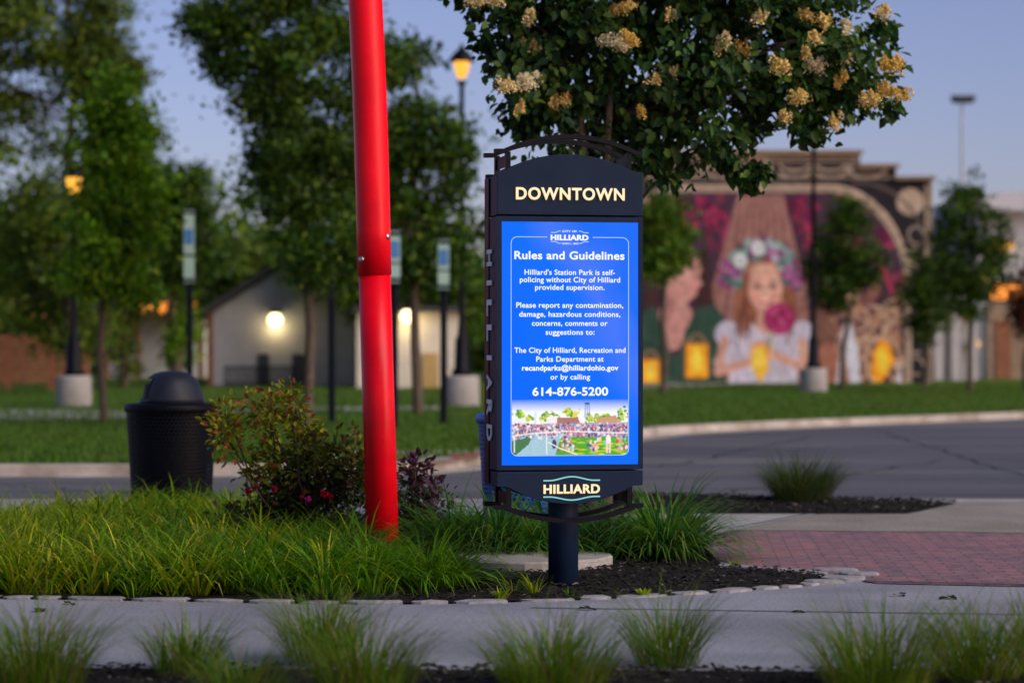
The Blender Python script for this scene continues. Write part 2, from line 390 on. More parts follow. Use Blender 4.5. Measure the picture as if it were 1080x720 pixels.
# ------------------------------------------------------------------ foliage builders
def ribbons(bl, seg=4):
    """bl: list of (root, azimuth, length, width, start angle from vertical, bend, colour). Arched strap leaves."""
    V = []; Fq = []; cs = []
    for (p, az, L, w, a0, bend, col) in bl:
        d = (math.cos(az), math.sin(az)); q = (-d[1] * w / 2, d[0] * w / 2); r = 0; z = 0; i0 = len(V)
        for k in range(seg + 1):
            t = k / seg; ww = (1 - t ** 2.2) * .95 + .05 if k else .7
            V.append((p[0] + d[0] * r - q[0] * ww, p[1] + d[1] * r - q[1] * ww, p[2] + z)); V.append((p[0] + d[0] * r + q[0] * ww, p[1] + d[1] * r + q[1] * ww, p[2] + z))
            cs.append(col); cs.append(col)
            a = a0 + bend * t ** 1.3; r += L / seg * math.sin(a); z += L / seg * math.cos(a)
        for k in range(seg):
            a = i0 + 2 * k; Fq.append((a, a + 1, a + 3, a + 2))
    return np.array(V), np.array(Fq), np.array(cs)
def clump_blades(c, n, L, spread, w, cols, up=.15, bend=1.2, flare=.25):
    bl = []
    for _ in range(n):
        az = rnd.uniform(0, 2 * math.pi); rr = spread * math.sqrt(rnd.random())
        p = (c[0] + rr * math.cos(az), c[1] + rr * math.sin(az), c[2])
        az2 = az + rnd.gauss(0, .5); out = rr / spread if spread else 0
        col = rnd.choice(cols); f = rnd.uniform(.7, 1.3); col = tuple(x * f for x in col)
        bl.append((p, az2, L * rnd.uniform(.6, 1.08), w * rnd.uniform(.7, 1.2), up * rnd.uniform(.2, 1.6) + flare * out, bend * rnd.uniform(.45, 1.25), col))
    return bl
def grass_thing(name, bl, label, cat, group=None, mat='grass', loc=None, kind=None):
    V, Fq, cs = ribbons(bl); o = link(name, mesh_np(name, V, Fq, cs), M[mat])
    if loc is not None:
        o.data.transform(Matrix.Translation(-Vector(loc))); o.location = loc
    return tag(o, label, cat, group, kind)

def leafcloud(P, D, Nn, L, col, fold=.25, wid=.55):
    """P base points, D unit leaf directions, Nn rough normals, L lengths, col colours -> six-vert folded leaves"""
    P = np.asarray(P); D = np.asarray(D); n = len(P)
    D = D / np.linalg.norm(D, axis=1, keepdims=True); S = np.cross(D, Nn); S /= (np.linalg.norm(S, axis=1, keepdims=True) + 1e-9); U = np.cross(S, D)
    L = np.asarray(L)[:, None]; w = L * wid / 2
    b = P; t = P + D * L - U * L * .12
    l1 = P + D * L * .3 + S * w + U * w * fold; l2 = P + D * L * .66 + S * w * .8 + U * w * fold
    r1 = P + D * L * .3 - S * w + U * w * fold; r2 = P + D * L * .66 - S * w * .8 + U * w * fold
    V = np.stack([b, l1, l2, t, r2, r1], 1).reshape(-1, 3); base = np.arange(n)[:, None] * 6
    Fa = np.concatenate([base + np.array([[0, 1, 2, 3]]), base + np.array([[0, 3, 4, 5]])])
    return V, Fa, np.repeat(np.asarray(col), 6, 0)
def quads(P, L, col, flat=.0):
    n = len(P); D = rng.normal(size=(n, 3)); D /= np.linalg.norm(D, axis=1, keepdims=True); Nn = rng.normal(size=(n, 3)); Nn[:, 2] += flat
    S = np.cross(D, Nn); S /= (np.linalg.norm(S, axis=1, keepdims=True) + 1e-9); L = np.asarray(L)[:, None]
    V = np.stack([P - D * L / 2, P + S * L * .32, P + D * L / 2, P - S * L * .32], 1).reshape(-1, 3)
    return V, np.arange(4 * n).reshape(-1, 4), np.repeat(np.asarray(col), 4, 0)

def limb(mb, a, b, r0, r1, sag=.1, n=6, k=5):
    a, b = Vector(a), Vector(b); L = (b - a).length; j = Vector((rnd.gauss(0, .05), rnd.gauss(0, .05), sag)) * L
    pts = [a.lerp(b, t) + j * math.sin(math.pi * t) + Vector((rnd.gauss(0, .012), rnd.gauss(0, .012), 0)) * L for t in [i / k for i in range(k + 1)]]
    pts[0] = a; mb.tube(pts, [r0 + (r1 - r0) * i / k for i in range(k + 1)], n)
    return pts

def tree(name, label, base, trunk_h, top, r_trunk, lobes, leaf, n, col, cat='tree', group=None, clump=.5, var=.35, lean=0.0, seed=1):
    """lobes: (centre, radii) ellipsoids that make up the crown; leaves gather in clumps near limb ends"""
    global rng
    rng = np.random.default_rng(seed); rnd.seed(seed)
    root = empty(name, base, label, cat, group)
    tb = MB(); base = Vector(base); tp = Vector((base.x + lean, base.y, base.z + top))
    pts = [base + Vector((0, 0, -.05)), base + Vector((lean * .1, 0, .12))] + [base.lerp(tp, t) + Vector((rnd.gauss(0, .01), rnd.gauss(0, .01), 0)) * top for t in (.2, .35, .5, .7, .85, 1)]
    tb.tube(pts, [r_trunk * 1.5, r_trunk * 1.1, r_trunk, r_trunk * .9, r_trunk * .75, r_trunk * .5, r_trunk * .3, r_trunk * .1], 10)
    cent = []; wts = []
    tot = sum(r[0] * r[1] * r[2] for _, r in lobes)
    for c, r in lobes:
        c = Vector(c); k = max(6, int(r[0] * r[1] * r[2] / tot * 90))
        for i in range(k):
            d = rng.normal(size=3); d /= np.linalg.norm(d); s = rng.uniform(.35, 1.0) ** .6
            q = Vector((c.x + d[0] * r[0] * s, c.y + d[1] * r[1] * s, c.z + d[2] * r[2] * s)); cent.append(q)
            if i % 3 == 0:
                zz = max(base.z + trunk_h * .9, min(q.z - .35 * abs(q.x - base.x) - .2, base.z + top * .95))
                t = (zz - base.z) / top; a = base.lerp(tp, t)
                limb(tb, a, q, r_trunk * .34 * (1.1 - t), .01 + r_trunk * .03, .05, 5)
    build('trunk', tb, M['bark'], root, True)
    cent = np.array([tuple(q) for q in cent]); k = len(cent)
    cs = rng.uniform(1 - var, 1 + var, (k, 1)); sz = rng.uniform(.6, 1.35, k) * clump
    idx = rng.choice(k, n, p=sz ** 2 / (sz ** 2).sum())
    off = rng.normal(size=(n, 3)) * .5; off[:, 2] *= .62
    P = cent[idx] + off * sz[idx][:, None]
    cc = np.array(col)[rng.integers(0, len(col), n)] * cs[idx] * rng.uniform(.75, 1.25, (n, 1))
    V, Fa, c3 = quads(P, rng.uniform(.7, 1.3, n) * leaf, cc, .8)
    link('crown', mesh_np('crown', V, Fa, c3), M['leaf'], root)
    return root
def lobes_px(L, Y, depth=None):
    out = []
    for (px, py, rx, ry) in L:
        s = Y / F; out.append((W(px, py, Y + rng.uniform(-.3, .3)), (rx * s, (depth or rx * s), ry * s)))
    return out
def ptree(label, px, py_base, L, leaf, n, col, r=.09, clump=.5, top_py=None, crown_py=None, group=None, seed=1, Y=None, lean=0.0, z=LAWNZ, name='tree', var=.35):
    if Y is None: Y = (CAMZ - z) * F / (py_base - 360)
    base = GX(px, Y, z); s = Y / F
    top = (CAMZ - (top_py - 360) * s) - z; th = (CAMZ - (crown_py - 360) * s) - z
    return tree(name, label, base, th, top, r, lobes_px(L, Y), leaf, n, col, group=group, clump=clump, seed=seed, lean=lean, var=var)

# ------------------------------------------------------------------ far buildings
def wall_prism(mb, pix, Y, depth):
    mb.prism(pix, lambda p: W(p[0], p[1], Y), lambda p: W(p[0], p[1], Y) + Vector((0, depth, 0)))
def point_lamp(name, loc, e, col, parent, r=.08):
    d = bpy.data.lights.new(name, 'POINT'); d.energy = e * EM * .45; d.color = col; d.shadow_soft_size = r
    o = bpy.data.objects.new(name, d); C.objects.link(o); o.parent = parent; o.location = Vector(loc) - parent.location
    return o
def wall_lamp(px, py, Y, label, mat, energy, r=.13, col=(1, .72, .32), group='lit lamps on the far buildings'):
    p = W(px, py, Y); root = empty('wall_lamp', p, label, 'wall lamp', group)
    b = MB(); b.box(p.x - .09, p.y - .02, p.z - .12, p.x + .09, p.y + .03, p.z + .12); b.tube([p, p + Vector((0, -.18, .05))], .025, 6); build('bracket', b, M['black_metal'], root)
    s = MB(); s.lathe([(.02, r * .9), (r * .55, r * .75), (r, 0), (r * .7, -r * .7), (.02, -r)], p + Vector((0, -.24, 0)), 14); build('lamp_globe', s, mat, root, True)
    c = MB(); c.lathe([(.03, r * 1.25), (r * 1.1, r * .85), (r * 1.1, r * .78), (.03, r * .95)], p + Vector((0, -.24, 0)), 14); build('lamp_shade', c, M['black_metal'], root, True)
    if energy: point_lamp('lamp_light', p + Vector((0, -.42, -.25)), energy, col, root)
    return root

# white gabled building
YB = 80.0
hb = empty('gabled_building', GX(290, YB, LAWNZ), 'white gabled building with a dark roof and two dark doors behind the lawn', 'building')
b = MB(); wall_prism(b, [(224, 412), (374, 412), (374, 329), (299, 281), (224, 329)], YB, 12); build('wall', b, M['white_wall'], hb)
b = MB()
for sgn, (x0, y0, x1, y1) in ((1, (215, 333, 299, 279)), (-1, (383, 333, 299, 279))):
    a, c = W(x0, y0, YB), W(x1, y1, YB); d = Vector((0, 0, .22)); q = [a, c, c + d, a + d]
    f = [Vector((v.x, YB - .35, v.z + .02)) for v in q]; e = [Vector((v.x, YB + 12.4, v.z + .02)) for v in q]
    i = [b.vert(v) for v in f]; j = [b.vert(v) for v in e]
    b.f += [i, j[::-1]] + [[i[k], i[(k + 1) % 4], j[(k + 1) % 4], j[k]] for k in range(4)]
build('roof', b, M['roof_dark'], hb)
b = MB(); b.box(W(219, 0, YB).x, YB - .12, LAWNZ - .05, W(225, 0, YB).x, YB - .005, W(0, 329, YB).z); build('corner_board', b, M['brown_wood'], hb)
for x0, x1 in ((272, 284), (308, 322)):
    d = MB(); d.box(W(x0, 0, YB).x, YB - .05, LAWNZ, W(x1, 0, YB).x, YB - .003, W(0, 373, YB).z); dd = build('door', d, M['door_dark'], hb)
    k = MB(); k.lathe([(.02, -.04), (.045, 0), (.02, .04)], (W(x1 - 2, 0, YB).x, YB - .09, 1.1), 8); build('handle', k, M['steel'], dd)
wall_lamp(291, 337, YB, 'glowing round lamp high on the white gable wall', M['lamp_warm'], 50, .24)

hw = empty('flat_roofed_building', GX(425, 76, LAWNZ), 'low cream building with a flat roof edge behind the red pole', 'building')
b = MB(); wall_prism(b, [(376, 412), (486, 412), (486, 329), (376, 329)], 76, 7); build('wall', b, M['cream_wall'], hw)
b = MB(); x0, x1 = W(373, 0, 76).x, W(489, 0, 76).x; b.box(x0, 75.7, W(0, 329, 76).z + .003, x1, 83.4, W(0, 323, 76).z); build('roof', b, M['roof_dark'], hw)
d = MB(); d.box(W(446, 0, 76).x, 75.94, LAWNZ, W(462, 0, 76).x, 75.997, W(0, 372, 76).z); dd = build('door', d, surf('door_tan', (.42, .28, .10), (.5, .34, .14), 5, .6), hw)
wall_lamp(430, 333, 75.9, 'glowing round lamp on the cream wall right of the red pole', M['lamp_warm'], 45, .22)

# pavilion far left behind trees
pvb = empty('pavilion', GX(170, 98, LAWNZ), 'pale open sided pavilion seen between the trees above the black bin', 'building')
b = MB(); wall_prism(b, [(108, 402), (214, 402), (214, 326), (108, 326)], 98, 6); build('wall', b, M['cream_wall'], pvb)
b = MB(); b.box(W(100, 0, 98).x, 96.5, W(0, 326, 98).z + .004, W(222, 0, 98).x, 105, W(0, 311, 98).z); build('roof', b, M['roof_dark'], pvb)
for x in (112, 146, 181, 212):
    b = MB(); c = W(x, 326, 96.8); b.tube([(c.x, c.y, LAWNZ - .05), (c.x, c.y, c.z)], .12, 8); build('post', b, M['brown_wood'], pvb)
for x, y, w_ in ((155, 322, 'left'), (174, 322, 'middle'), (208, 322, 'right')):
    wall_lamp(x, y + 2, 97.9 - 1.5, 'orange lamp under the pavilion eaves, %s of the three' % {'left': 'leftmost', 'middle': 'middle', 'right': 'rightmost'}[w_], M['lamp_orange'], 0, .26)
# red-brown slatted screen with a post
YF = 74.0
fn = empty('slatted_fence', GX(46, YF, LAWNZ), 'red brown horizontal slat fence on posts at the far left', 'fence')
b = MB(); x0, x1 = W(-90, 0, YF).x, W(92, 0, YF).x; z0, z1 = W(0, 404, YF).z, W(0, 353, YF).z; k = 14
for i in range(k):
    z = z0 + (z1 - z0) * i / k; b.box(x0, YF - .02, z, x1, YF + .02, z + (z1 - z0) / k * .74)
build('slat_panel', b, M['brown_wood'], fn)
for x, t in ((-60, 352), (-4, 352), (8, 352), (54, 331), (90, 352)):
    b = MB(); c = W(x, t, YF); b.box(c.x - .1, YF + .03, LAWNZ - .05, c.x + .1, YF + .22, c.z); build('post', b, M['brown_wood'], fn)
b = MB(); b.box(W(30, 0, YF).x, YF + .05, W(0, 335, YF).z, W(78, 0, YF).x, YF + .2, W(0, 331, YF).z + .02); build('crossbeam', b, M['brown_wood'], fn)
# dark low railing before the white building
rl = empty('dark_railing', GX(270, 77, LAWNZ), 'low dark railing of close bars before the white gabled building', 'railing')
b = MB(); x0, x1 = W(236, 0, 77).x, W(312, 0, 77).x; zt = W(0, 386, 77).z
b.box(x0, 76.97, zt - .06, x1, 77.03, zt); b.box(x0, 76.97, .15, x1, 77.03, .2); build('rail', b, M['black_metal'], rl)
b = MB(); i = x0
while i < x1: b.box(i, 76.985, LAWNZ, i + .04, 77.015, zt - .03); i += .085
build('baluster', b, M['black_metal'], rl)['kind'] = 'stuff'

# ------------------------------------------------------------------ mural building
YM = 85.0
SIL = [(617, 412), (983, 412), (983, 190), (945, 190), (945, 177), (907, 177), (907, 162.5), (693, 162.5), (693, 177), (655, 177), (655, 190), (617, 190)]
mbd = empty('mural_building', GX(800, YM, LAWNZ), 'building with stepped parapet and a wall painted with a girl in a flower crown', 'building')
b = MB(); wall_prism(b, SIL, YM, 14); build('wall', b, M['tan_wall'], mbd)
b = MB()
for (x0, x1, y) in ((690, 910, 162.5), (905, 948, 177), (943, 986, 190), (652, 695, 177), (614, 657, 190)):
    a = W(x0, y, YM); c = W(x1, y, YM); b.box(a.x, YM - .22, a.z + .003, c.x, YM + .4, a.z + .13)
build('coping', b, M['tan_wall'], mbd)
b = MB(); c = W(783, 162, YM + 4); b.lathe([(.22, 0), (.2, .7), (.06, .95)], c, 10); build('vent_pipe', b, M['white_wall'], mbd)

class Paint:
    def __init__(s, x0, y0, x1, y1, step, base):
        s.x = np.arange(x0, x1 + step / 2, step); s.y = np.arange(y0, y1 + step / 2, step)
        s.X, s.Y = np.meshgrid(s.x, s.y); s.im = np.ones(s.X.shape + (3,)) * np.array(base); s.st = step
    def put(s, m, c):
        m = np.clip(m, 0, 1)[..., None]; s.im = s.im * (1 - m) + np.array(c) * m
    def ell(s, cx, cy, rx, ry, c, rot=0, soft=1):
        dx, dy = s.X - cx, s.Y - cy; cr, sr = math.cos(rot), math.sin(rot); u = (dx * cr + dy * sr) / rx; v = (-dx * sr + dy * cr) / ry
        s.put((1 - np.sqrt(u * u + v * v)) * min(rx, ry) / (s.st * soft) + .5, c)
    def ring(s, cx, cy, r, w, c): s.put((w / 2 - np.abs(np.hypot(s.X - cx, s.Y - cy) - r)) / s.st + .5, c)
    def poly(s, pts, c):
        inside = np.zeros(s.X.shape, bool); j = len(pts) - 1
        for i in range(len(pts)):
            (xi, yi), (xj, yj) = pts[i], pts[j]
            if yi != yj: inside ^= ((yi > s.Y) != (yj > s.Y)) & (s.X < (xj - xi) * (s.Y - yi) / (yj - yi) + xi)
            j = i
        s.put(inside.astype(float), c)
    def line(s, pts, w, c):
        for (ax, ay), (bx, by) in zip(pts[:-1], pts[1:]):
            dx, dy = bx - ax, by - ay; t = np.clip(((s.X - ax) * dx + (s.Y - ay) * dy) / (dx * dx + dy * dy + 1e-9), 0, 1)
            s.put((w / 2 - np.hypot(s.X - ax - t * dx, s.Y - ay - t * dy)) / s.st + .5, c)
def arc(cx, cy, r, a0, a1, k=14, ry=None):
    return [(cx + r * math.cos(R(a0 + (a1 - a0) * i / k)), cy - (ry or r) * math.sin(R(a0 + (a1 - a0) * i / k))) for i in range(k + 1)]
TAN, DK, LT = (.29, .23, .175), (.016, .014, .02), (.38, .30, .23)
pt = Paint(617, 162.5, 983, 406, 1.25, TAN)
# painted proscenium: dark ground with tan scrollwork
pt.poly([(620, 167), (980, 167), (980, 406), (620, 406)], DK)
pt.line([(620, 170), (980, 170)], 2.2, TAN)
pt.line([(700, 187.5), (980, 187.5)], 1.6, TAN); pt.line([(620, 187.5), (700, 187.5)], 1.6, TAN)
for s_ in (-1, 1):
    for k in range(3):
        cx = 800 + s_ * (38 + k * 38)
        for q_ in (0, 7.5): pt.line(arc(cx, 171 + q_, 17, 200, 340, 10, 9), 2.1, LT)
        pt.ell(cx + s_ * 19, 179, 3.5, 5, TAN)
    cx = 800 + s_ * 160
    pt.poly([(cx - 17, 196), (cx + 17, 196), (cx + 17, 234), (cx - 17, 234)], DK)
    pt.ell(cx, 213, 14, 14, TAN); pt.ell(cx, 213, 10.5, 10.5, LT)
    for a in range(0, 360, 30): pt.ell(cx + 12 * math.cos(R(a)), 213 + 12 * math.sin(R(a)), 3, 3, LT)
    for k in range(7):
        cy = 248 + k * 23; pt.line(arc(cx + s_ * 6, cy, 8, 0, 300, 14, 9), 2, TAN)
    pt.line([(cx + s_ * 17, 196), (cx + s_ * 17, 406)], 3, TAN)
    pt.line(arc(800 + s_ * 100, 258, 74, 90, 90 - s_ * 75, 14, 66), 2.5, (.10, .08, .07))
for r_, c in ((15, TAN), (11, DK), (8, LT), (3, DK)): pt.ell(800, 179, r_, r_, c)
for a in range(0, 360, 45): pt.ell(800 + 11.5 * math.cos(R(a)), 179 + 11.5 * math.sin(R(a)), 2.5, 2.5, LT)
def arch(x0, x1, top, rx, ry):
    return [(x0, 408)] + arc(x0 + rx, top + ry, rx, 180, 90, 16, ry) + arc(x1 - rx, top + ry, rx, 90, 0, 16, ry) + [(x1, 408)]
pt.poly(arch(633, 962, 194, 88, 110), LT); pt.poly(arch(636, 958.5, 197.5, 86, 108), TAN); pt.poly(arch(640, 954.5, 203, 84, 104), (.045, .022, .04))
AR = arch(640, 954.5, 203, 84, 104)
pin = Paint(617, 162.5, 983, 406, 1.25, (.05, .024, .045))           # the picture inside the arch
prn = random.Random(3)
for _ in range(150):
    x, y = prn.uniform(640, 955), prn.uniform(200, 300); pin.ell(x, y, prn.uniform(2, 6), prn.uniform(3, 9), prn.choice([(.10, .02, .05), (.25, .03, .09), (.06, .02, .07), (.14, .03, .05), (.03, .03, .06)]))
for x, y, rx, ry in ((735, 222, 22, 16), (715, 214, 13, 10), (752, 230, 10, 22), (838, 214, 13, 10), (850, 228, 9, 22), (905, 218, 5, 7), (929, 248, 5, 9), (690, 225, 12, 14)):
    for _ in range(16): pin.ell(x + prn.gauss(0, rx * .5), y + prn.gauss(0, ry * .5), 3.2, 4.5, prn.choice([(.20, .015, .06), (.30, .03, .09), (.10, .01, .04), (.08, .01, .05)]))
pin.poly([(778, 206), (826, 206), (850, 300), (858, 406), (742, 406), (752, 300)], (.25, .125, .11))
for k in range(15):
    t = k / 14; pin.line([(780 + 44 * t, 206), (746 + 108 * t, 406)], 1.4, (.10, .045, .05) if k % 2 else (.33, .18, .16))
pin.line([(925, 270), (942, 310)], 4, (.42, .05, .1)); pin.line([(936, 290), (948, 325)], 3, (.3, .03, .08))
# dark figures and masks to the right
for _ in range(120):
    x, y = prn.uniform(862, 952), prn.uniform(305, 404); pin.ell(x, y, prn.uniform(4, 10), prn.uniform(4, 12), prn.choice([(.20, .09, .06), (.30, .15, .10), (.12, .05, .05), (.35, .2, .14), (.16, .07, .07)]), prn.uniform(0, 3))
for _ in range(26):
    x, y = prn.uniform(885, 955), prn.uniform(315, 402); a = prn.uniform(0, 360); pin.line(arc(x, y, prn.uniform(6, 17), a, a + prn.uniform(90, 200), 9), prn.uniform(1.5, 3), prn.choice([(.42, .31, .22), (.36, .25, .17), (.5, .38, .28)]))
pin.ell(868, 325, 10, 14, (.13, .06, .05)); pin.ell(868, 352, 15, 16, (.16, .08, .06)); pin.ell(873, 385, 13, 24, (.28, .12, .08))
pin.poly([(889, 345), (897, 338), (905, 370), (908, 408), (897, 408), (893, 372), (889, 408), (881, 408)], (.52, .56, .66))
pin.line([(948, 385), (948, 408)], 5, (.5, .52, .6))
# woman on the left, dark hair, green dress, face turned to the girl
for _ in range(60): pin.ell(prn.uniform(672, 712), prn.uniform(245, 320), prn.uniform(4, 9), prn.uniform(6, 14), prn.choice([(.03, .016, .018), (.05, .022, .022), (.04, .02, .03)]))
pin.ell(741, 300, 8, 40, (.04, .018, .02), .06); pin.ell(748, 330, 6, 22, (.05, .02, .02))
pin.poly([(706, 272), (735, 268), (740, 285), (737, 292), (741, 299), (735, 304), (735, 311), (726, 318), (716, 340), (717, 368), (698, 364), (695, 330), (704, 300)], (.50, .26, .23))
pin.ell(714, 345, 14, 26, (.48, .25, .22), .4); pin.ell(722, 288, 7, 10, (.56, .31, .27), 0, 5); pin.ell(704, 330, 5, 22, (.36, .17, .16), .2, 3)
pin.line([(727, 283), (735, 282)], 1.6, (.12, .05, .05)); pin.line([(731, 305), (737, 304)], 2, (.4, .09, .1))
pin.poly([(655, 340), (690, 322), (698, 345), (708, 372), (716, 376), (722, 350), (734, 326), (752, 320), (764, 334), (766, 408), (652, 408)], (.025, .062, .045))
for _ in range(40): pin.line([(lambda x, y: (x, y))(prn.uniform(660, 700), prn.uniform(345, 400)), (prn.uniform(664, 706), prn.uniform(350, 404))], 2.5, prn.choice([(.02, .05, .035), (.035, .085, .06), (.018, .04, .03)]))
for _ in range(30):
    x, y = prn.uniform(728, 762), prn.uniform(335, 402); pin.line([(x, y), (x - 3, y + 12)], 2.5, prn.choice([(.02, .05, .035), (.035, .08, .055), (.05, .1, .06)]))
# girl with flower crown, peony in her hands
pin.ell(788, 320, 13, 50, (.20, .075, .045), .08); pin.ell(828, 318, 12, 48, (.20, .075, .045), -.08); pin.ell(806, 285, 27, 24, (.26, .10, .065))
pin.poly([(765, 352), (783, 334), (800, 346), (818, 346), (836, 334), (852, 350), (856, 384), (842, 388), (840, 408), (769, 408), (768, 388), (752, 384)], (.46, .45, .56))
pin.ell(768, 352, 14, 14, (.42, .42, .53)); pin.ell(845, 352, 14, 14, (.46, .46, .57))
pin.poly([(800, 322), (816, 322), (819, 346), (808, 354), (797, 346)], (.52, .30, .23))
for _ in range(70):                                                  # strands of hair
    sd = prn.choice((-1, 1)); x = 806 + sd * prn.uniform(14, 27); y = prn.uniform(285, 335)
    pin.line([(x, y), (x + sd * prn.uniform(0, 4), y + prn.uniform(15, 34))], prn.uniform(1.2, 2.4), prn.choice([(.17, .06, .04), (.28, .12, .06), (.11, .04, .03), (.34, .15, .08)]))
pin.ell(807, 305, 18, 25, (.44, .23, .18)); pin.ell(808, 304, 16.5, 23.5, (.58, .34, .27), 0, 3); pin.ell(811, 308, 10, 16, (.64, .40, .32), 0, 6)
pin.ell(806, 285, 15, 7, (.56, .34, .26), 0, 3); pin.ell(797, 312, 4.5, 4, (.60, .28, .23), 0, 3); pin.ell(818, 312, 4.5, 4, (.62, .29, .24), 0, 3)
for x in (799.5, 815.5):
    pin.ell(x, 302, 5, 3, (.38, .19, .15), 0, 2); pin.ell(x, 302.5, 3.6, 2.1, (.09, .045, .045)); pin.ell(x + 1.2, 301.6, .9, .7, (.5, .45, .45)); pin.line([(x - 4, 296.5), (x, 295.5), (x + 4, 296.5)], 1.4, (.2, .09, .06))
pin.line([(806, 300), (804.8, 309), (806.5, 311.5)], 1.3, (.42, .21, .17)); pin.line([(806.5, 311.8), (810.5, 311.8)], 1.4, (.38, .18, .15))
pin.line([(800.5, 317.5), (804, 319.3), (807.5, 319.6), (811, 319.2), (814.5, 317)], 2.3, (.42, .1, .11)); pin.ell(807.5, 324.5, 4, 1.4, (.46, .25, .2), 0, 2)
for _ in range(46):                                                  # folds of the white dress
    x = prn.uniform(772, 840); y = prn.uniform(346, 396); pin.line([(x, y), (x + prn.uniform(-4, 4), y + prn.uniform(8, 18))], prn.uniform(1.5, 3), prn.choice([(.32, .32, .43), (.52, .52, .62), (.40, .39, .50), (.58, .57, .66)]))
for _ in range(190):
    a = prn.uniform(-14, 194); rr = prn.uniform(24, 43); x, y = 803 + rr * math.cos(R(a)), 293 - rr * .98 * math.sin(R(a)) + 2
    pin.ell(x, y, prn.uniform(3, 5.5), prn.uniform(3, 5.5), prn.choice([(.24, .07, .21), (.34, .12, .3), (.13, .28, .25), (.2, .37, .33), (.36, .4, .44), (.03, .09, .07), (.2, .05, .12), (.16, .05, .16), (.06, .16, .14)]))
for x, y in ((800, 262), (781, 275)): pin.ell(x, y, 7, 7, (.6, .62, .66)); pin.ell(x, y, 3, 3, (.3, .4, .4))
pin.line([(764, 358), (757, 392), (800, 378)], 9, (.5, .285, .22)); pin.line([(846, 360), (848, 388), (812, 372)], 9, (.52, .30, .23))
pin.ell(803, 371, 13, 12, (.56, .31, .2), .6)
for k in range(4): pin.line([(796 + 5 * k, 362 + 2 * k), (803 + 4 * k, 374 + k)], 3, (.6, .34, .24))
pin.ell(822, 336, 17, 17, (.26, .02, .10))
for _ in range(34):
    a = prn.uniform(0, 6.3); q = 14 * math.sqrt(prn.random()); pin.ell(822 + q * math.cos(a), 336 + q * math.sin(a), 4, 3, prn.choice([(.36, .04, .15), (.22, .015, .08), (.44, .07, .2)]), a)
pin.line([(815, 350), (800, 400)], 2.5, (.16, .2, .05))
pin.poly([(795, 366), (808, 364), (811, 388), (802, 404), (792, 386)], (.80, .44, .03)); pin.ell(801, 380, 6, 11, (.85, .58, .08))
# painted lanterns
for x, y, w, h in ((735, 380, 11, 20), (686, 392, 9, 16)):
    pin.poly([(x - w - 2, y - h), (x + w + 2, y - h), (x + w + 2, y + h), (x - w - 2, y + h)], (.24, .1, .04)); pin.poly([(x - w, y - h + 3), (x + w, y - h + 3), (x + w, y + h - 2), (x - w, y + h - 2)], (.85, .34, .015)); pin.ell(x, y, w * .6, h * .6, (.88, .6, .06), 0, 3); pin.line(arc(x, y - h, w * .7, 0, 180), 1.5, (.3, .2, .12))
pin.poly([(920, 372), (930, 356), (938, 362), (944, 380), (934, 398), (926, 406), (919, 396)], (.85, .32, .015)); pin.ell(931, 380, 6, 13, (.88, .58, .05), 0, 3)
pin.line(arc(931, 380, 18, -60, 240, 16, 26), 3, (.4, .29, .2))
inside = np.zeros(pt.X.shape, bool); j = len(AR) - 1
for i in range(len(AR)):
    (xi, yi), (xj, yj) = AR[i], AR[j]
    if yi != yj: inside ^= ((yi > pt.Y) != (yj > pt.Y)) & (pt.X < (xj - xi) * (pt.Y - yi) / (yj - yi) + xi)
    j = i
pt.im[inside] = pin.im[inside]
def top_of(x): return 162.5 if 693 <= x <= 907 else (177 if 655 <= x <= 945 else 190)
_g = np.random.default_rng(2); _f = sum(np.kron(_g.uniform(-1, 1, (pt.im.shape[0] // k + 1, pt.im.shape[1] // k + 1)), np.ones((k, k)))[:pt.im.shape[0], :pt.im.shape[1]] * w_ for k, w_ in ((2, .10), (4, .10), (9, .08)))
pt.im = np.clip(1.18 * pt.im * (1 + _f[..., None]), 0, .9)
ny, nx = pt.X.shape
Vm = np.stack([(pt.X - 540) * YM / F, np.full(pt.X.shape, YM - .02), CAMZ - (pt.Y - 360) * YM / F], -1).reshape(-1, 3)
ii = np.arange(ny * nx).reshape(ny, nx); Fm = np.stack([ii[:-1, :-1], ii[1:, :-1], ii[1:, 1:], ii[:-1, 1:]], -1)
keep = np.array([[pt.y[r_] >= top_of(pt.x[c_] + .6) for c_ in range(nx - 1)] for r_ in range(ny - 1)])
link('mural', mesh_np('mural', Vm, Fm[keep], pt.im.reshape(-1, 3)), M['mural'], mbd)

# ------------------------------------------------------------------ building at the right edge
YR = 96.0
rb = empty('metal_sided_building', GX(1060, YR, LAWNZ), 'grey metal sided building with lit windows behind the right hand trees', 'building')
b = MB(); wall_prism(b, [(1032, 404), (1330, 404), (1330, 222), (1032, 222)], YR, 25); build('wall', b, M['grey_wall'], rb)
b = MB(); wall_prism(b, [(1026, 222), (1336, 222), (1336, 217), (1180, 196), (1026, 205)], YR - .6, 27); build('roof', b, M['roof_grey'], rb)
b = MB(); wall_prism(b, [(1042, 404), (1330, 404), (1330, 320), (1042, 320)], YR - .25, .24); build('lower_wall', b, M['tan_wall'], rb)
for x0, x1 in ((1045, 1062), (1064, 1082), (1085, 1103)):
    a, c = W(x0, 299, YR), W(x1, 316, YR); f = MB(); f.box(a.x - .1, YR - .10, c.z - .1, c.x + .1, YR - .004, a.z + .1); ff = build('window', f, M['roof_dark'], rb)
    pn = MB(); pn.box(a.x, YR - .13, c.z, c.x, YR - .103, a.z); build('pane', pn, M['lamp_orange'], ff)
d = MB(); a, c = W(1050, 338, YR - .25), W(1066, 404, YR - .25); d.box(a.x, a.y - .06, LAWNZ, c.x, a.y - .003, a.z); build('door', d, M['brown_wood'], rb)
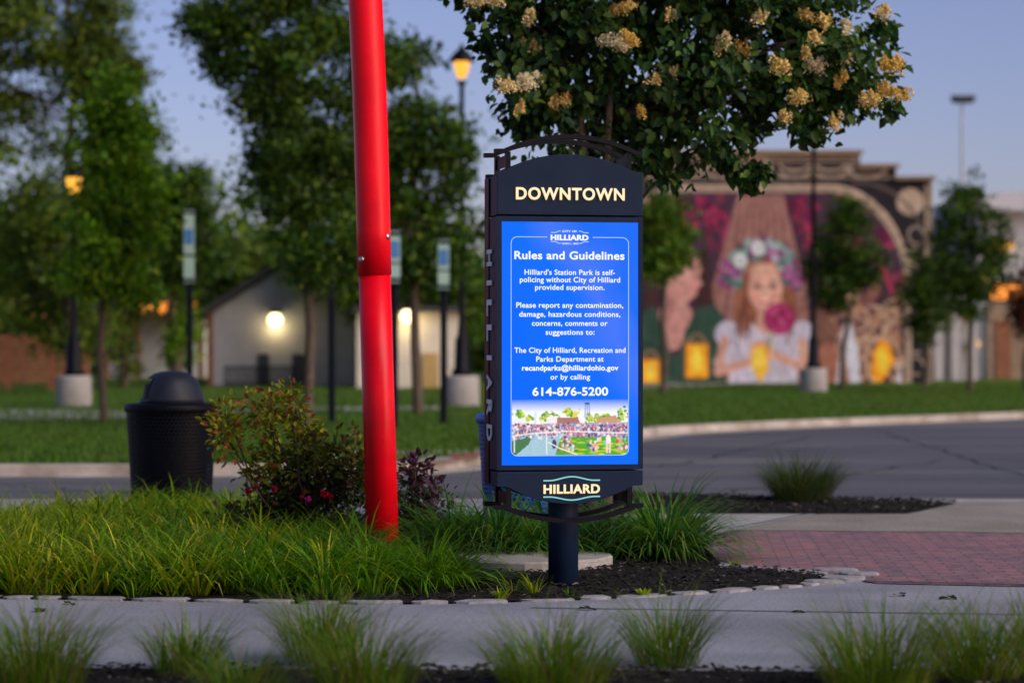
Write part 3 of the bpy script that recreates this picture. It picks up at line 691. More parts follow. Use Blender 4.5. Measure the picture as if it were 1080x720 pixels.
an = empty('low_annex', GX(1010, 92, LAWNZ), 'low pale annex with white pillars between the mural and the metal building', 'building')
b = MB(); wall_prism(b, [(984, 405), (1031, 405), (1031, 322), (984, 322)], 92, 4); build('wall', b, M['grey_wall'], an)
for x in (990, 1008, 1026):
    b = MB(); c = W(x, 322, 91.4); b.box(c.x - .16, 91.3, LAWNZ - .05, c.x + .16, 91.6, c.z + .05); build('pillar', b, M['white_wall'], an)
b = MB(); a, c = W(982, 322, 91), W(1033, 316, 91); b.box(a.x, 90.9, a.z + .06, c.x, 96.2, c.z + .1); build('roof', b, M['roof_grey'], an)
for x, y, lb in ((1052, 258, 'left one of a close pair of amber lamps high on the grey metal wall'), (1063, 259, 'right one of a close pair of amber lamps high on the grey metal wall'), (1038, 292, 'amber lamp just left of the lit windows on the grey metal wall')):
    wall_lamp(x, y, YR, lb, M['lamp_amber'], 0, .2)
for x, y, lb in ((1019, 333, 'upper amber lamp on the pale annex wall seen through the tree'), (1033 - 5, 362, 'lower amber lamp on the pale annex wall seen through the tree')):
    wall_lamp(x, y, 92, lb, M['lamp_amber'], 0, .17)
# floodlight mast
fm = empty('floodlight_mast', GX(1015, 130, LAWNZ), 'tall thin floodlight mast rising behind the right hand tree', 'mast')
b = MB(); c = W(1015, 108, 130); b.tube([(c.x, 130, LAWNZ), (c.x, 130, c.z)], [.12, .07], 10); build('pole', b, M['grey_wall'], fm)
b = MB(); b.box(c.x - .55, 129.9, c.z - .05, c.x + .55, 130.1, c.z + .08); build('crossarm', b, M['roof_dark'], fm)
for k in (-.5, -.17, .17, .5):
    b = MB(); b.box(c.x + k - .13, 129.6, c.z + .05, c.x + k + .13, 130, c.z + .34); build('floodlight', b, M['roof_dark'], fm)

# ------------------------------------------------------------------ street lamps and light columns
def street_lamp(px, pb, pt_, label, plinth=True):
    Y = (CAMZ - LAWNZ) * F / (pb - 360); base = GX(px, Y, LAWNZ); H = W(0, pt_, Y).z - LAWNZ
    o = empty('street_lamp', base, label, 'street lamp', 'street lamps in the park')
    b = MB(); b.lathe([(.40, -.05), (.40, .66), (.37, .69)], base, 24); build('plinth', b, M['concrete_light'], o)
    b = MB(); b.lathe([(.23, .693), (.23, .80), (.17, .86), (.15, 1.5), (.10, 1.62), (.075, 2.0), (.055, H - .95), (.10, H - .93), (.12, H - .86)], base, 16); build('pole', b, M['black_metal'], o, True)
    b = MB(); b.lathe([(.09, H - .80), (.16, H - .6), (.19, H - .46), (.16, H - .38)], base, 16); build('lamp_globe', b, M['lamp_amber'], o, True)
    b = MB(); b.lathe([(.29, H - .42), (.30, H - .385), (.20, H - .24), (.09, H - .14), (.04, H - .06), (.02, H)], base, 16); build('lamp_cap', b, M['black_metal'], o, True)
    return o
street_lamp(487, 428, 46, 'tall black street lamp glowing amber between the red pole and the kiosk')
street_lamp(78, 428, 168, 'shorter black street lamp glowing amber among the trees at far left')
street_lamp(858, 413, 88, 'black street lamp pole standing in front of the mural')
def light_column(px, pb, y0, y1, label):
    Y = (CAMZ - LAWNZ) * F / (pb - 360); base = GX(px, Y, LAWNZ); z0, z1 = W(0, y1, Y).z, W(0, y0, Y).z
    o = empty('banner_post', base, label, 'banner post', 'banner posts in the park')
    b = MB(); b.lathe([(.12, -.03), (.12, .03), (.065, .04), (.06, z1 - LAWNZ + .05)], base, 12); build('post', b, M['black_metal'], o, True)
    b = MB(); b.box(base.x - .10, Y - .10, z0, base.x + .10, Y - .064, z1); pa = build('panel', b, M['paddle'], o)
    zc = z0 + (z1 - z0) * .62; b = MB(); b.box(base.x - .08, Y - .106, zc - .12, base.x + .08, Y - .102, zc + .16); build('emblem', b, M['paddle_blue'], pa)
    b = MB(); b.box(base.x - .1, Y - .106, z0 + (z1 - z0) * .36, base.x + .1, Y - .102, z0 + (z1 - z0) * .39); build('panel_seam', b, M['black_metal'], pa)
    for z in (z0 + .05, z1 - .05):
        b = MB(); b.box(base.x - .11, Y - .10, z - .03, base.x + .11, Y + .07, z + .03); build('clamp', b, M['black_metal'], o)
light_column(200, 441, 222, 298, 'black post with pale banner panel rising behind the black bin')
light_column(350, 447, 236, 292, 'black post with pale banner panel under the dark tree left of the red pole')
light_column(416, 452, 244, 298, 'black post with pale banner panel touching the right edge of the red pole')
light_column(468, 447, 253, 305, 'black post with pale banner panel beside the tall amber lamp')

# ------------------------------------------------------------------ trees of the park
DKG = [(.028, .075, .010), (.045, .10, .010), (.018, .05, .012), (.085, .14, .010)]
MDG = [(.05, .12, .010), (.075, .155, .010), (.035, .09, .012), (.12, .18, .012)]
BRG = [(.10, .23, .006), (.13, .27, .008), (.06, .16, .010), (.18, .28, .012)]
GRG = [(.06, .11, .012), (.085, .135, .014), (.11, .15, .018), (.035, .08, .012)]
gt = 'trees of the park'
ptree('huge loose grey green tree filling the top left corner', 77, 416, [(20, 60, 75, 70), (95, 45, 60, 55), (125, 105, 50, 50), (30, 150, 70, 60), (0, 230, 80, 70), (100, 190, 60, 60), (60, 270, 80, 50), (-60, 120, 70, 90), (50, -40, 90, 70), (140, 150, 30, 40), (40, 330, 60, 40), (70, 220, 50, 50), (0, 40, 50, 60), (70, -10, 40, 50), (60, 60, 60, 50), (110, 60, 36, 40)], .17, 44000, GRG, .16, .85, -60, 290, gt, 11, var=.5)
ptree('bright green young tree with slim trunk left of the black bin', 110, 446, [(116, 110, 30, 38), (118, 160, 28, 44), (134, 185, 32, 48), (122, 238, 40, 44), (104, 288, 38, 36), (134, 295, 30, 35)], .14, 10500, BRG, .07, .45, 80, 300, gt, 12)
ptree('dense mid green tree behind the bright green young tree', 25, 405, [(10, 270, 60, 60), (50, 300, 50, 40), (-20, 320, 60, 50)], .24, 9000, MDG, .12, .8, 215, 350, gt, 13)
ptree('dark green rounded tree behind the leftmost banner post', 185, 409, [(180, 225, 38, 50), (200, 270, 36, 45), (165, 268, 34, 36), (202, 240, 20, 30), (190, 195, 26, 24)], .20, 10000, DKG, .2, .7, 180, 320, gt, 14)
ptree('small pale green tree in the gap above the white gable', 250, 402, [(252, 295, 26, 32), (234, 318, 22, 26), (268, 278, 15, 20), (262, 306, 24, 26)], .26, 4500, GRG, .18, .7, 240, 340, gt, 15)
ptree('narrow yellow green columnar tree left of the pale pavilion', 132, 409, [(132, 330, 13, 30), (132, 365, 14, 35), (131, 300, 9, 25)], .16, 2600, [(.10, .14, .02), (.07, .13, .02), (.13, .14, .025)], .09, .4, 272, 398, gt, 16)
ptree('narrow green columnar tree in front of the pale pavilion', 190, 409, [(190, 330, 11, 30), (191, 362, 13, 34), (189, 305, 8, 22)], .16, 2400, BRG, .09, .4, 284, 395, gt, 17)
ptree('dark fine leaved tree with slim brown trunk left of the red pole', 324, 452, [(285, 30, 70, 50), (247, 58, 34, 32), (330, 70, 75, 55), (292, 112, 50, 40), (375, 60, 40, 60), (314, 160, 50, 44), (352, 190, 50, 48), (285, 170, 30, 30), (334, 245, 42, 36), (350, 280, 36, 26), (300, -30, 80, 50), (314, 215, 28, 28), (225, 15, 22, 22), (310, 120, 60, 50), (330, 150, 60, 60)], .105, 44000, DKG, .085, .42, -70, 270, gt, 18)
ptree('dark tree behind the amber lamp right of the red pole', 441, 437, [(420, 90, 28, 44), (443, 120, 26, 38), (410, 160, 36, 50), (450, 190, 46, 50), (420, 240, 44, 46), (470, 250, 34, 44), (452, 275, 36, 26), (468, 150, 26, 40), (425, 62, 18, 18)], .16, 9500, DKG, .1, .5, 52, 300, gt, 19)
ptree('broad dark green tree behind the dark tree left of the red pole', 385, 408, [(390, 200, 50, 60), (360, 260, 50, 46), (420, 270, 50, 46), (390, 310, 46, 24), (470, 290, 40, 40), (500, 320, 40, 40)], .20, 13000, MDG, .25, .8, 140, 330, gt, 20)
ptree('small dark street tree in front of the woman in the mural', 700, 414, [(700, 240, 28, 28), (712, 262, 20, 24), (686, 268, 24, 26), (702, 280, 20, 16), (696, 222, 20, 20)], .17, 4500, MDG, .09, .45, 205, 310, gt, 21)
ptree('small dark street tree standing right of the mural lamp post', 888, 410, [(888, 250, 28, 32), (868, 275, 22, 28), (905, 280, 24, 30), (886, 305, 26, 26), (886, 225, 18, 20)], .17, 5500, DKG, .085, .45, 206, 325, gt, 22)
ptree('slim dark street tree at the right edge of the mural', 975, 409, [(978, 290, 18, 30), (968, 315, 16, 28), (984, 325, 15, 24), (976, 345, 14, 16)], .16, 3200, DKG, .07, .42, 256, 350, gt, 23)
ptree('taller street tree with wispy top in front of the metal sided building', 1023, 413, [(1018, 225, 24, 36), (1040, 245, 22, 30), (1005, 255, 20, 32), (1028, 280, 32, 34), (1050, 275, 16, 24), (1018, 312, 28, 26), (1026, 200, 14, 20), (1000, 290, 14, 22)], .16, 6000, DKG, .08, .42, 180, 325, gt, 24)
ptree('reddish leaved tree cut by the right edge of the photo', 1083, 413, [(1086, 300, 18, 26), (1092, 330, 20, 26), (1080, 335, 10, 18)], .16, 2600, [(.10, .03, .02), (.13, .045, .025), (.08, .03, .02)], .08, .4, 270, 345, gt, 25)
# tree belt far behind, reads as one mass
fw = MB(); rng = np.random.default_rng(5); P = []; K = []
for i in range(120):
    x = rng.uniform(-300, 560); Y = rng.uniform(112, 135); h = rng.uniform(4, 9.5) if x < 480 else rng.uniform(3, 6); cx = (x - 540) * Y / F
    q = rng.normal(size=(240, 3)) * np.array([1.5, 1.2, h * .26]) + np.array([cx, Y, h * .5]); P.append(q); K.append(np.array(MDG)[rng.integers(0, 4, 240)] * rng.uniform(.5, 1.2))
P = np.concatenate(P); P[:, 2] = np.maximum(P[:, 2], .1); K = np.concatenate(K)
V, Fa, c3 = quads(P, rng.uniform(.4, .8, len(P)), K, .6)
tag(link('distant_trees', mesh_np('distant_trees', V, Fa, c3), M['leaf']), 'distant belt of green trees behind the park buildings', 'trees', kind='stuff')

# ------------------------------------------------------------------ flowering tree behind the kiosk
rng = np.random.default_rng(42); rnd.seed(42)
YL = 18.6; sL = YL / F
lt = empty('flowering_tree', GX(632, YL, 0), 'leafy dark green tree with cream flower clusters rising behind the kiosk', 'tree')
tb = MB(); b0 = GX(632, YL, 0)
for j, (px, py) in enumerate(((628, 60), (606, 30), (646, 20), (640, 70))):
    q = W(px, py, YL + rnd.uniform(-.2, .3)); st = b0 + Vector((rnd.uniform(-.06, .06), rnd.uniform(-.06, .06), -.05))
    tb.tube([st.lerp(q, t) + Vector((rnd.gauss(0, .015), rnd.gauss(0, .03), 0)) for t in [i / 9 for i in range(10)]], [.07 - .006 * j - .004 * i for i in range(10)], 10)
LOB = [(600, 70, 85, 75), (700, 70, 100, 80), (800, 60, 80, 70), (870, 70, 65, 55), (925, 95, 36, 26), (562, 38, 50, 45), (560, 95, 42, 36), (575, 130, 34, 26), (690, 140, 56, 40), (760, 115, 60, 42), (640, 0, 130, 70), (760, -20, 130, 70), (497, -6, 30, 24), (880, 5, 36, 55), (660, -90, 190, 80), (740, -130, 170, 70), (560, -60, 90, 70), (835, 125, 42, 24), (640, 165, 50, 26), (905, 45, 26, 30), (845, -60, 60, 60), (700, 172, 28, 16)]
cent = []; rad = []
for (px, py, rx, ry) in LOB:
    c = W(px, py, YL); r = np.array([rx * sL, min(1.0, rx * sL * 1.1), ry * sL]); k = max(5, int(rx * ry / 190))
    for i in range(k):
        d = rng.normal(size=3); d /= np.linalg.norm(d); s_ = rng.uniform(.25, 1) ** .6; q = np.array(c) + d * r * s_; cent.append(q); rad.append(rng.uniform(.06, .13))
        if i % 4 == 0:
            a = W(min(max(px + rnd.uniform(-40, 40), 560), 740) * .6 + 632 * .4, py + 30 + abs(px - 640) * .12, YL + rnd.uniform(-.2, .2)); limb(tb, a, Vector(q), .016, .004, .06, 5, 4)
for px, py in ((560, 110), (690, 160), (800, 110), (900, 90), (850, 40), (530, 40), (740, 130)):
    limb(tb, W(632 + (px - 632) * .12, 120, YL), W(px, py, YL + rnd.uniform(-.3, .3)), .032, .008, .05, 6, 5)
build('trunk', tb, M['bark'], lt, True)
for px, py in ((772, 172), (783, 184), (793, 193), (760, 160), (800, 178)):
    cent.append(np.array(W(px, py, YL - .2))); rad.append(.05)
cent = np.array(cent); rad = np.array(rad)
n = 24000; idx = rng.integers(0, len(cent), n)
P = cent[idx] + np.clip(rng.normal(size=(n, 3)), -1.7, 1.7) * rad[idx][:, None] * np.array([1, 1, .8])
D = rng.normal(size=(n, 3)) * .55 + np.array([0, -.15, -.55]); D += (P - np.array(W(660, 40, YL))) * .25
Nn = rng.normal(size=(n, 3)) * .6 + np.array([0, -.5, .8])
cl = rng.uniform(.7, 1.3, (len(cent), 1))
col = np.array([(.026, .075, .018), (.036, .09, .02), (.018, .052, .02), (.07, .13, .02)])[rng.integers(0, 4, n)] * cl[idx] * rng.uniform(.75, 1.3, (n, 1))
V, Fa, c3 = leafcloud(P, D, Nn, rng.uniform(.04, .118, n), col, .16, .66)
link('crown', mesh_np('crown', V, Fa, c3), M['leaf'], lt)
FL = [(513, 3, 22, 8), (558, 22, 10, 9), (532, 95, 15, 9), (556, 90, 14, 12), (561, 54, 13, 11), (587, 110, 15, 11), (641, 10, 20, 8), (655, 11, 20, 8), (648, 48, 22, 10), (664, 45, 14, 8), (640, 52, 10, 8), (690, 88, 9, 4), (707, 82, 10, 9), (763, 48, 9, 11), (783, 55, 12, 9), (822, 72, 15, 9), (853, 20, 14, 9), (870, 28, 10, 9), (858, 72, 14, 10), (889, 62, 14, 8), (937, 72, 18, 9), (885, 88, 8, 9), (840, 108, 14, 9), (826, 127, 10, 6), (881, 131, 10, 10), (918, 108, 14, 9), (936, 100, 18, 10), (955, 104, 9, 6), (932, 17, 10, 8), (548, 118, 5, 8), (676, 122, 5, 5), (800, 20, 9, 9), (708, 20, 5, 5), (860, 45, 9, 7), (893, 33, 8, 8), (848, 60, 6, 6)]
for k, (px, py, rx, ry) in enumerate(FL):
    c = np.array(W(px, py, YL - .25 - rnd.uniform(.05, .6))); nn = int(70 + rx * ry * 3.2)
    ax = np.array([rx * sL, min(rx, ry) * sL, ry * sL]) * .55
    P = c + np.clip(rng.normal(size=(nn, 3)), -1.7, 1.7) * ax
    # small cones of florets: gather towards a few sub-centres
    sub = c + np.clip(rng.normal(size=(9, 3)), -1.3, 1.3) * ax * .7; si = rng.integers(0, 9, nn); hh = rng.random(nn); P = sub[si] + (P - c) * (.5 * (1.1 - hh))[:, None] + np.stack([.02 * np.sin(si), 0 * hh, .07 * hh], 1)
    tone = [(.80, .62, .24), (.82, .70, .36), (.76, .55, .14), (.85, .78, .55)][rnd.choice((0, 0, 1, 2, 3) if k > 3 else (1, 3))]
    cc = np.array(tone) * rng.uniform(.75, 1.12, (nn, 1))
    V, Fa, c3 = quads(P, rng.uniform(.014, .03, nn), cc, .4)
    link('flower_cluster', mesh_np('flower_cluster', V, Fa, c3), M['petal'], lt)

# ------------------------------------------------------------------ leaning red pole
YP = 16.5; sP = YP / F
p0 = W(404.5, 598, YP); p1 = W(395.0, 290, YP); p2 = W(366, -260, YP)
pole = empty('red_pole', GX(404.5, YP, 0), 'tall leaning glossy red steel pole rising from the grass bed', 'pole')
b = MB(); b.tube([p0, p0.lerp(p1, .5), p1 + Vector((0, 0, .02))], 17.0 * sP, 40); build('lower_tube', b, M['red_paint'], pole, True)
pts = [p1.lerp(p2, t) + Vector((.035 * math.sin(math.pi * t), 0, 0)) for t in [i / 12 for i in range(13)]]
b = MB(); b.tube(pts, [18.0 * sP] * 13, 40); o = build('upper_tube', b, M['red_paint'], pole, True)
for px, py in ((382.5, 274), (409, 250)):
    dx = (px - (395 - (290 - py) * .05)) / 18.2; ang = math.asin(max(-.98, min(.98, dx)))
    c = W(395 - (290 - py) * .055, py, YP) + Vector((math.sin(ang), -math.cos(ang), 0)) * 18.0 * sP; d = Vector((math.sin(ang), -math.cos(ang), 0))
    b = MB(); b.tube([c, c + d * .012, c + d * .018], [.023, .021, .010], 10); build('bolt', b, M['steel'], pole, True)
for m_ in ('upper_tube', 'lower_tube'):
    pass

# ------------------------------------------------------------------ perforated litter bins
def lattice(mb, r_of, z0, z1, nu, nv, c, th=.3):
    for j in range(nv):
        for i in range(nu):
            off = .5 * (j % 2)
            def pt(u, v):
                z = z0 + (z1 - z0) * v / nv; a = 2 * math.pi * (u + off) / nu; r = r_of((z - z0) / (z1 - z0)); return (c[0] + r * math.cos(a), c[1] + r * math.sin(a), c[2] + z)
            o4 = [pt(i, j), pt(i + 1, j), pt(i + 1, j + 1), pt(i, j + 1)]
            i4 = [pt(i + .5, j + .16), pt(i + 1 - .16, j + .5), pt(i + .5, j + 1 - .16), pt(i + .16, j + .5)]
            a = [mb.vert(p) for p in o4]; q = [mb.vert(p) for p in i4]
            mb.f += [[a[0], a[1], q[0]], [a[1], q[1], q[0]], [a[1], a[2], q[1]], [a[2], q[2], q[1]], [a[2], a[3], q[2]], [a[3], q[3], q[2]], [a[3], a[0], q[3]], [a[0], q[0], q[3]]]
def litter_bin(base, label, paint, dome, k=1.0):
    o = empty('litter_bin', base, label, 'litter bin')
    r_of = lambda t: (.335 + .035 * t + .01 * t * t) * k
    b = MB(); lattice(b, r_of, .06, .90, 66, 26, base); build('basket', b, paint, o)
    b = MB(); b.lathe([(.29 * k, .08), (.315 * k, .88)], base, 32); build('liner', b, M['can_liner'], o, True)
    b = MB(); b.lathe([(.33 * k, 0), (.355 * k, .012), (.355 * k, .06), (.33 * k, .075)], base, 40); build('base_ring', b, paint, o, True)
    b = MB(); b.lathe([(.375 * k, .90), (.395 * k, .905), (.40 * k, .93), (.40 * k, .955), (.39 * k, .972), (.32 * k, .98)], base, 40); build('rim', b, paint, o, True)
    # dome lid with a filling hole cut in its left side
    prof = [(.272, .975), (.268, 1.02), (.255, 1.08), (.232, 1.145), (.20, 1.195), (.15, 1.228), (.09, 1.246), (.03, 1.252), (.001, 1.253)]
    b = MB(); nn = 48; rings = []
    for r_, z in prof: rings.append([b.vert((base[0] + r_ * k * math.cos(2 * math.pi * j / nn), base[1] + r_ * k * math.sin(2 * math.pi * j / nn), base[2] + z)) for j in range(nn)])
    for q in range(len(prof) - 1):
        for j in range(nn):
            a = (j + .5) / nn * 360
            if q < 4 and q > 0 and abs((a - 192 + 180) % 360 - 180) < 42: continue
            b.f.append([rings[q][j], rings[q][(j + 1) % nn], rings[q + 1][(j + 1) % nn], rings[q + 1][j]])
    lid = build('dome_lid', b, dome, o, True)
    m_ = lid.modifiers.new('solid', 'SOLIDIFY'); m_.thickness = .006
    b = MB(); fr = []
    for a in range(-42, 43, 7):
        A = R(192 + a); r_ = .262 * k; fr.append((base[0] + (r_ - .012) * math.cos(A), base[1] + (r_ - .012) * math.sin(A)))
    for (x0, y0), (x1, y1) in zip(fr[:-1], fr[1:]): b.face([(x0, y0, base[2] + 1.0), (x1, y1, base[2] + 1.0), (x1 * .9 + base[0] * .1, y1 * .9 + base[1] * .1, base[2] + 1.14), (x0 * .9 + base[0] * .1, y0 * .9 + base[1] * .1, base[2] + 1.14)])
    build('flap', b, M['can_liner'], lid)
    return o
litter_bin(GX(181, 20.5, 0), 'black perforated litter bin with a domed lid behind the grass bed', M['black_metal'], M['navy_plastic'])
litter_bin(GX(559, 17.7, 0), 'blue perforated recycling bin mostly hidden behind the kiosk', M['blue_paint'], M['blue_paint'])

# ------------------------------------------------------------------ the kiosk
KY = 14.62; KS = F / KY; TH = R(11)
kroot = empty('kiosk', (W(594, 0, 14.80).x, 14.80, 0), 'dark metal information kiosk with a glowing blue screen on a round post', 'kiosk', rz=TH)
ct = math.cos(TH)
KD = .40                                    # cabinet depth; local frame: u right, v back, origin on the post axis
V0 = -KD / 2
def KU(px): return (px - 599.5) / KS / ct
def KZ(py): return CAMZ - (py - 360) / KS
def kpart(name, mb, mat, par=None, bevel=0, smooth=False): return build(name, mb, mat, par or kroot, smooth, True, bevel)
U0, U1 = KU(522.5), KU(677)
def plate(pts, v0, v1, mb=None):
    mb = mb or MB(); mb.prism(pts, lambda p: (p[0], v0, p[1]), lambda p: (p[0], v1, p[1])); return mb
def carc(x0, x1, y_end, y_mid, k=22):
    """shallow arc in pixels between two ends through a middle height"""
    out = []
    for i in range(k + 1):
        t = -1 + 2 * i / k; out.append((KU(x0 + (x1 - x0) * i / k), KZ(y_mid + (y_end - y_mid) * (t * t))))
    return out
# header plate with arched top
top = [(U0, KZ(227)), (U1, KZ(227)), (U1, KZ(181)), (KU(668), KZ(181))] + carc(534, 662, 178, 163)[::-1] + [(KU(532), KZ(181)), (U0, KZ(181))]
hd = kpart('header_panel', plate(top, V0, V0 + .05), M['sign_paint'], None, .003)
bk = kpart('rear_panel', plate([(u, z) for u, z in top], -V0 - .05, -V0), M['sign_paint'], None, .003)
b = MB(); b.box(U0 + .006, V0 + .052, KZ(227), U1 - .006, -V0 - .052, KZ(185)); kpart('head_box', b, M['sign_paint'])
# cabinet: side posts, rails, back
b = MB(); b.box(U0 + .002, V0 + .02, KZ(495), U1 - .002, -V0, KZ(228.6)); kpart('cabinet', b, M['sign_paint'], None, .003)
S0, S1, ZT, ZB = KU(527.5), KU(672.5), KZ(234), KZ(490)
fr = MB(); f0, f1 = V0 - .0, V0 + .018
fr.box(U0, f0, KZ(495), S0, f1, KZ(228.6)); fr.box(S1, f0, KZ(495), U1, f1, KZ(228.6)); fr.box(S0 + .001, f0 + .001, ZT, S1 - .001, f1, KZ(228.6)); fr.box(S0 + .001, f0 + .001, KZ(495), S1 - .001, f1, ZB)
kpart('screen_frame', fr, M['sign_paint'])
b = MB(); vs = V0 + .012; b.box(S0 + .001, vs, ZB + .001, S1 - .001, V0 + .019, ZT - .001)
scr = kpart('screen', b, M['screen'])
# lower plate with curved bottom
low = [(U0, KZ(496.6)), (U0, KZ(512)), (KU(533), KZ(512.5))] + carc(536, 664, 514, 531) + [(KU(667), KZ(512.5)), (U1, KZ(512)), (U1, KZ(496.6))]
kpart('lower_panel', plate(low[::-1], V0, V0 + .05), M['sign_paint'], None, .003)
kpart('rear_lower_panel', plate(low[::-1], -V0 - .05, -V0), M['sign_paint'], None, .003)
b = MB(); b.box(U0 + .006, V0 + .052, KZ(511), U1 - .006, -V0 - .052, KZ(497)); kpart('foot_box', b, M['sign_paint'])
# post
b = MB(); b.lathe([(.092, -.1), (.092, 1.0)], (0, 0, 0), 36); kpart('post', b, M['sign_paint'], None, 0, True)
b = MB(); b.lathe([(.125, -.02), (.125, .012), (.094, .016)], (0, 0, 0), 36); kpart('base_plate', b, M['black_metal'])
# top and bottom arched frames, front and rear
def ribbon(path, th):
    up = []; dn = []
    for i, (u, z) in enumerate(path):
        a = path[max(i - 1, 0)]; c = path[min(i + 1, len(path) - 1)]; d = math.hypot(c[0] - a[0], c[1] - a[1]); nx_, nz_ = -(c[1] - a[1]) / d, (c[0] - a[0]) / d
        up.append((u + nx_ * th / 2, z + nz_ * th / 2)); dn.append((u - nx_ * th / 2, z - nz_ * th / 2))
    return up, dn
def strip3(mb, path, th, v0, v1):
    up, dn = ribbon(path, th); n = len(path)
    A = [mb.vert((u, v0, z)) for u, z in up]; B = [mb.vert((u, v1, z)) for u, z in up]; Cc = [mb.vert((u, v0, z)) for u, z in dn]; D = [mb.vert((u, v1, z)) for u, z in dn]
    for k in range(n - 1):
        mb.f += [[A[k], A[k + 1], B[k + 1], B[k]], [Cc[k], D[k], D[k + 1], Cc[k + 1]], [A[k], Cc[k], Cc[k + 1], A[k + 1]], [B[k], B[k + 1], D[k + 1], D[k]]]
    mb.f += [[A[0], B[0], D[0], Cc[0]], [A[-1], Cc[-1], D[-1], B[-1]]]
for nm, v0, v1 in (('front', V0 + .002, V0 + .052), ('rear', -V0 - .052, -V0 - .002)):
    b = MB(); strip3(b, [(KU(520.5), KZ(160.5)), (KU(531), KZ(160.3))] + carc(533, 667, 159, 144.2) + [(KU(669), KZ(160.3)), (KU(677), KZ(160.5))], .026, v0, v1); kpart('arched_bar', b, M['black_metal'])
    b = MB(); strip3(b, [(KU(520.5), KZ(533.5)), (KU(531), KZ(534))] + carc(533, 667, 535.3, 548.6) + [(KU(669), KZ(534)), (KU(677.5), KZ(533.5))], .027, v0, v1); kpart('curved_bar', b, M['black_metal'])
    for x0, x1 in ((532, 537), (659.8, 665)):
        b = MB(); b.box(KU(x0), v0 + .004, KZ(184), KU(x1), v1 - .004, KZ(161)); kpart('bracket', b, M['black_metal'])
        b = MB(); b.box(KU(x0 + .8), v0 + .004, KZ(534), KU(x1 + .8), v1 - .004, KZ(509)); kpart('bracket', b, M['black_metal'])
for x0 in (533, 661):
    b = MB(); b.box(KU(x0 + .8), V0 + .056, KZ(176), KU(x0 + 2.6), -V0 - .056, KZ(164)); kpart('link_plate', b, M['black_metal'])
    b = MB(); b.box(KU(x0 + 1.5), V0 + .056, KZ(531), KU(x0 + 3.2), -V0 - .056, KZ(519)); kpart('link_plate', b, M['black_metal'])
# raised left side rail
b = MB(); b.box(U0 - .004, -V0 - .14, KZ(511), U0 + .0015, -V0 - .005, KZ(186)); kpart('side_trim', b, M['black_metal'])

# lettering -----------------------------------------------------------
def text_mesh(s_, off, sp=1.0):
    c = bpy.data.curves.new('lettering', 'FONT'); c.body = s_; c.offset = off; c.space_character = sp; c.resolution_u = 6; c.size = 1
    o = bpy.data.objects.new('lettering', c); C.objects.link(o); bpy.context.view_layer.update()
    me = bpy.data.meshes.new_from_object(o.evaluated_get(bpy.context.evaluated_depsgraph_get())); bpy.data.objects.remove(o); bpy.data.curves.remove(c)
    V = np.array([v.co[:] for v in me.vertices]); Fs = [list(p_.vertices) for p_ in me.polygons]; bpy.data.meshes.remove(me); return V, Fs
Vh, _ = text_mesh('H', 0); CAPH = Vh[:, 1].max() - Vh[:, 1].min()
def put_text(mb, s_, x0, x1, base_y, cap_px, v, off=.02, sp=1.06):
    V, Fs = text_mesh(s_, off, sp); a, c = V[:, 0].min(), V[:, 0].max(); u0, u1 = KU(x0), KU(x1)
    capz = cap_px / KS; i0 = len(mb.v)
    for x, y, _ in V: mb.vert((u0 + (x - a) / (c - a) * (u1 - u0), v, KZ(base_y) + y / (CAPH + 2 * off) * capz))
    for f in Fs: mb.f.append([i0 + i for i in f])
def thicken(o, t):
    m_ = o.modifiers.new('solid', 'SOLIDIFY'); m_.thickness = t; m_.offset = 0
b = MB(); put_text(b, 'DOWNTOWN', 542.3, 657, 210.6, 12.6, V0 - .007, .022, 1.12); thicken(kpart('raised_lettering', b, M['letter_glow'], hd), .008)
b = MB(); put_text(b, 'DOWNTOWN', 541.8, 657.5, 211.0, 13.4, V0 - .002, .036, 1.12); kpart('lettering_halo', b, M['letter_edge'], hd)
b = MB(); put_text(b, 'HILLIARD', 571.3, 630.6, 519.4, 9.4, V0 - .007, .028, 1.08); thicken(kpart('raised_lettering', b, M['letter_glow']), .008)
b = MB(); put_text(b, 'HILLIARD', 570.9, 631, 519.7, 10.0, V0 - .002, .042, 1.08); kpart('lettering_halo', b, M['letter_edge'])
b = MB()
for (ye, ym, s_) in ((506.2, 502.2, 1), (523.3, 526.8, -1)):
    path = [(KU(571), KZ(ye)), (KU(576), KZ(ye))] + [(KU(577 + 48 * t), KZ(ye + (ym - ye) * (.5 - .5 * math.cos(2 * math.pi * t)))) for t in [i / 20 for i in range(21)]] + [(KU(626), KZ(ye)), (KU(631), KZ(ye))]
    strip3(b, path, .0085, V0 - .006, V0 - .001)
kpart('emblem_line', b, M['cyan_line'])
sv = vs - .0015
b = MB()
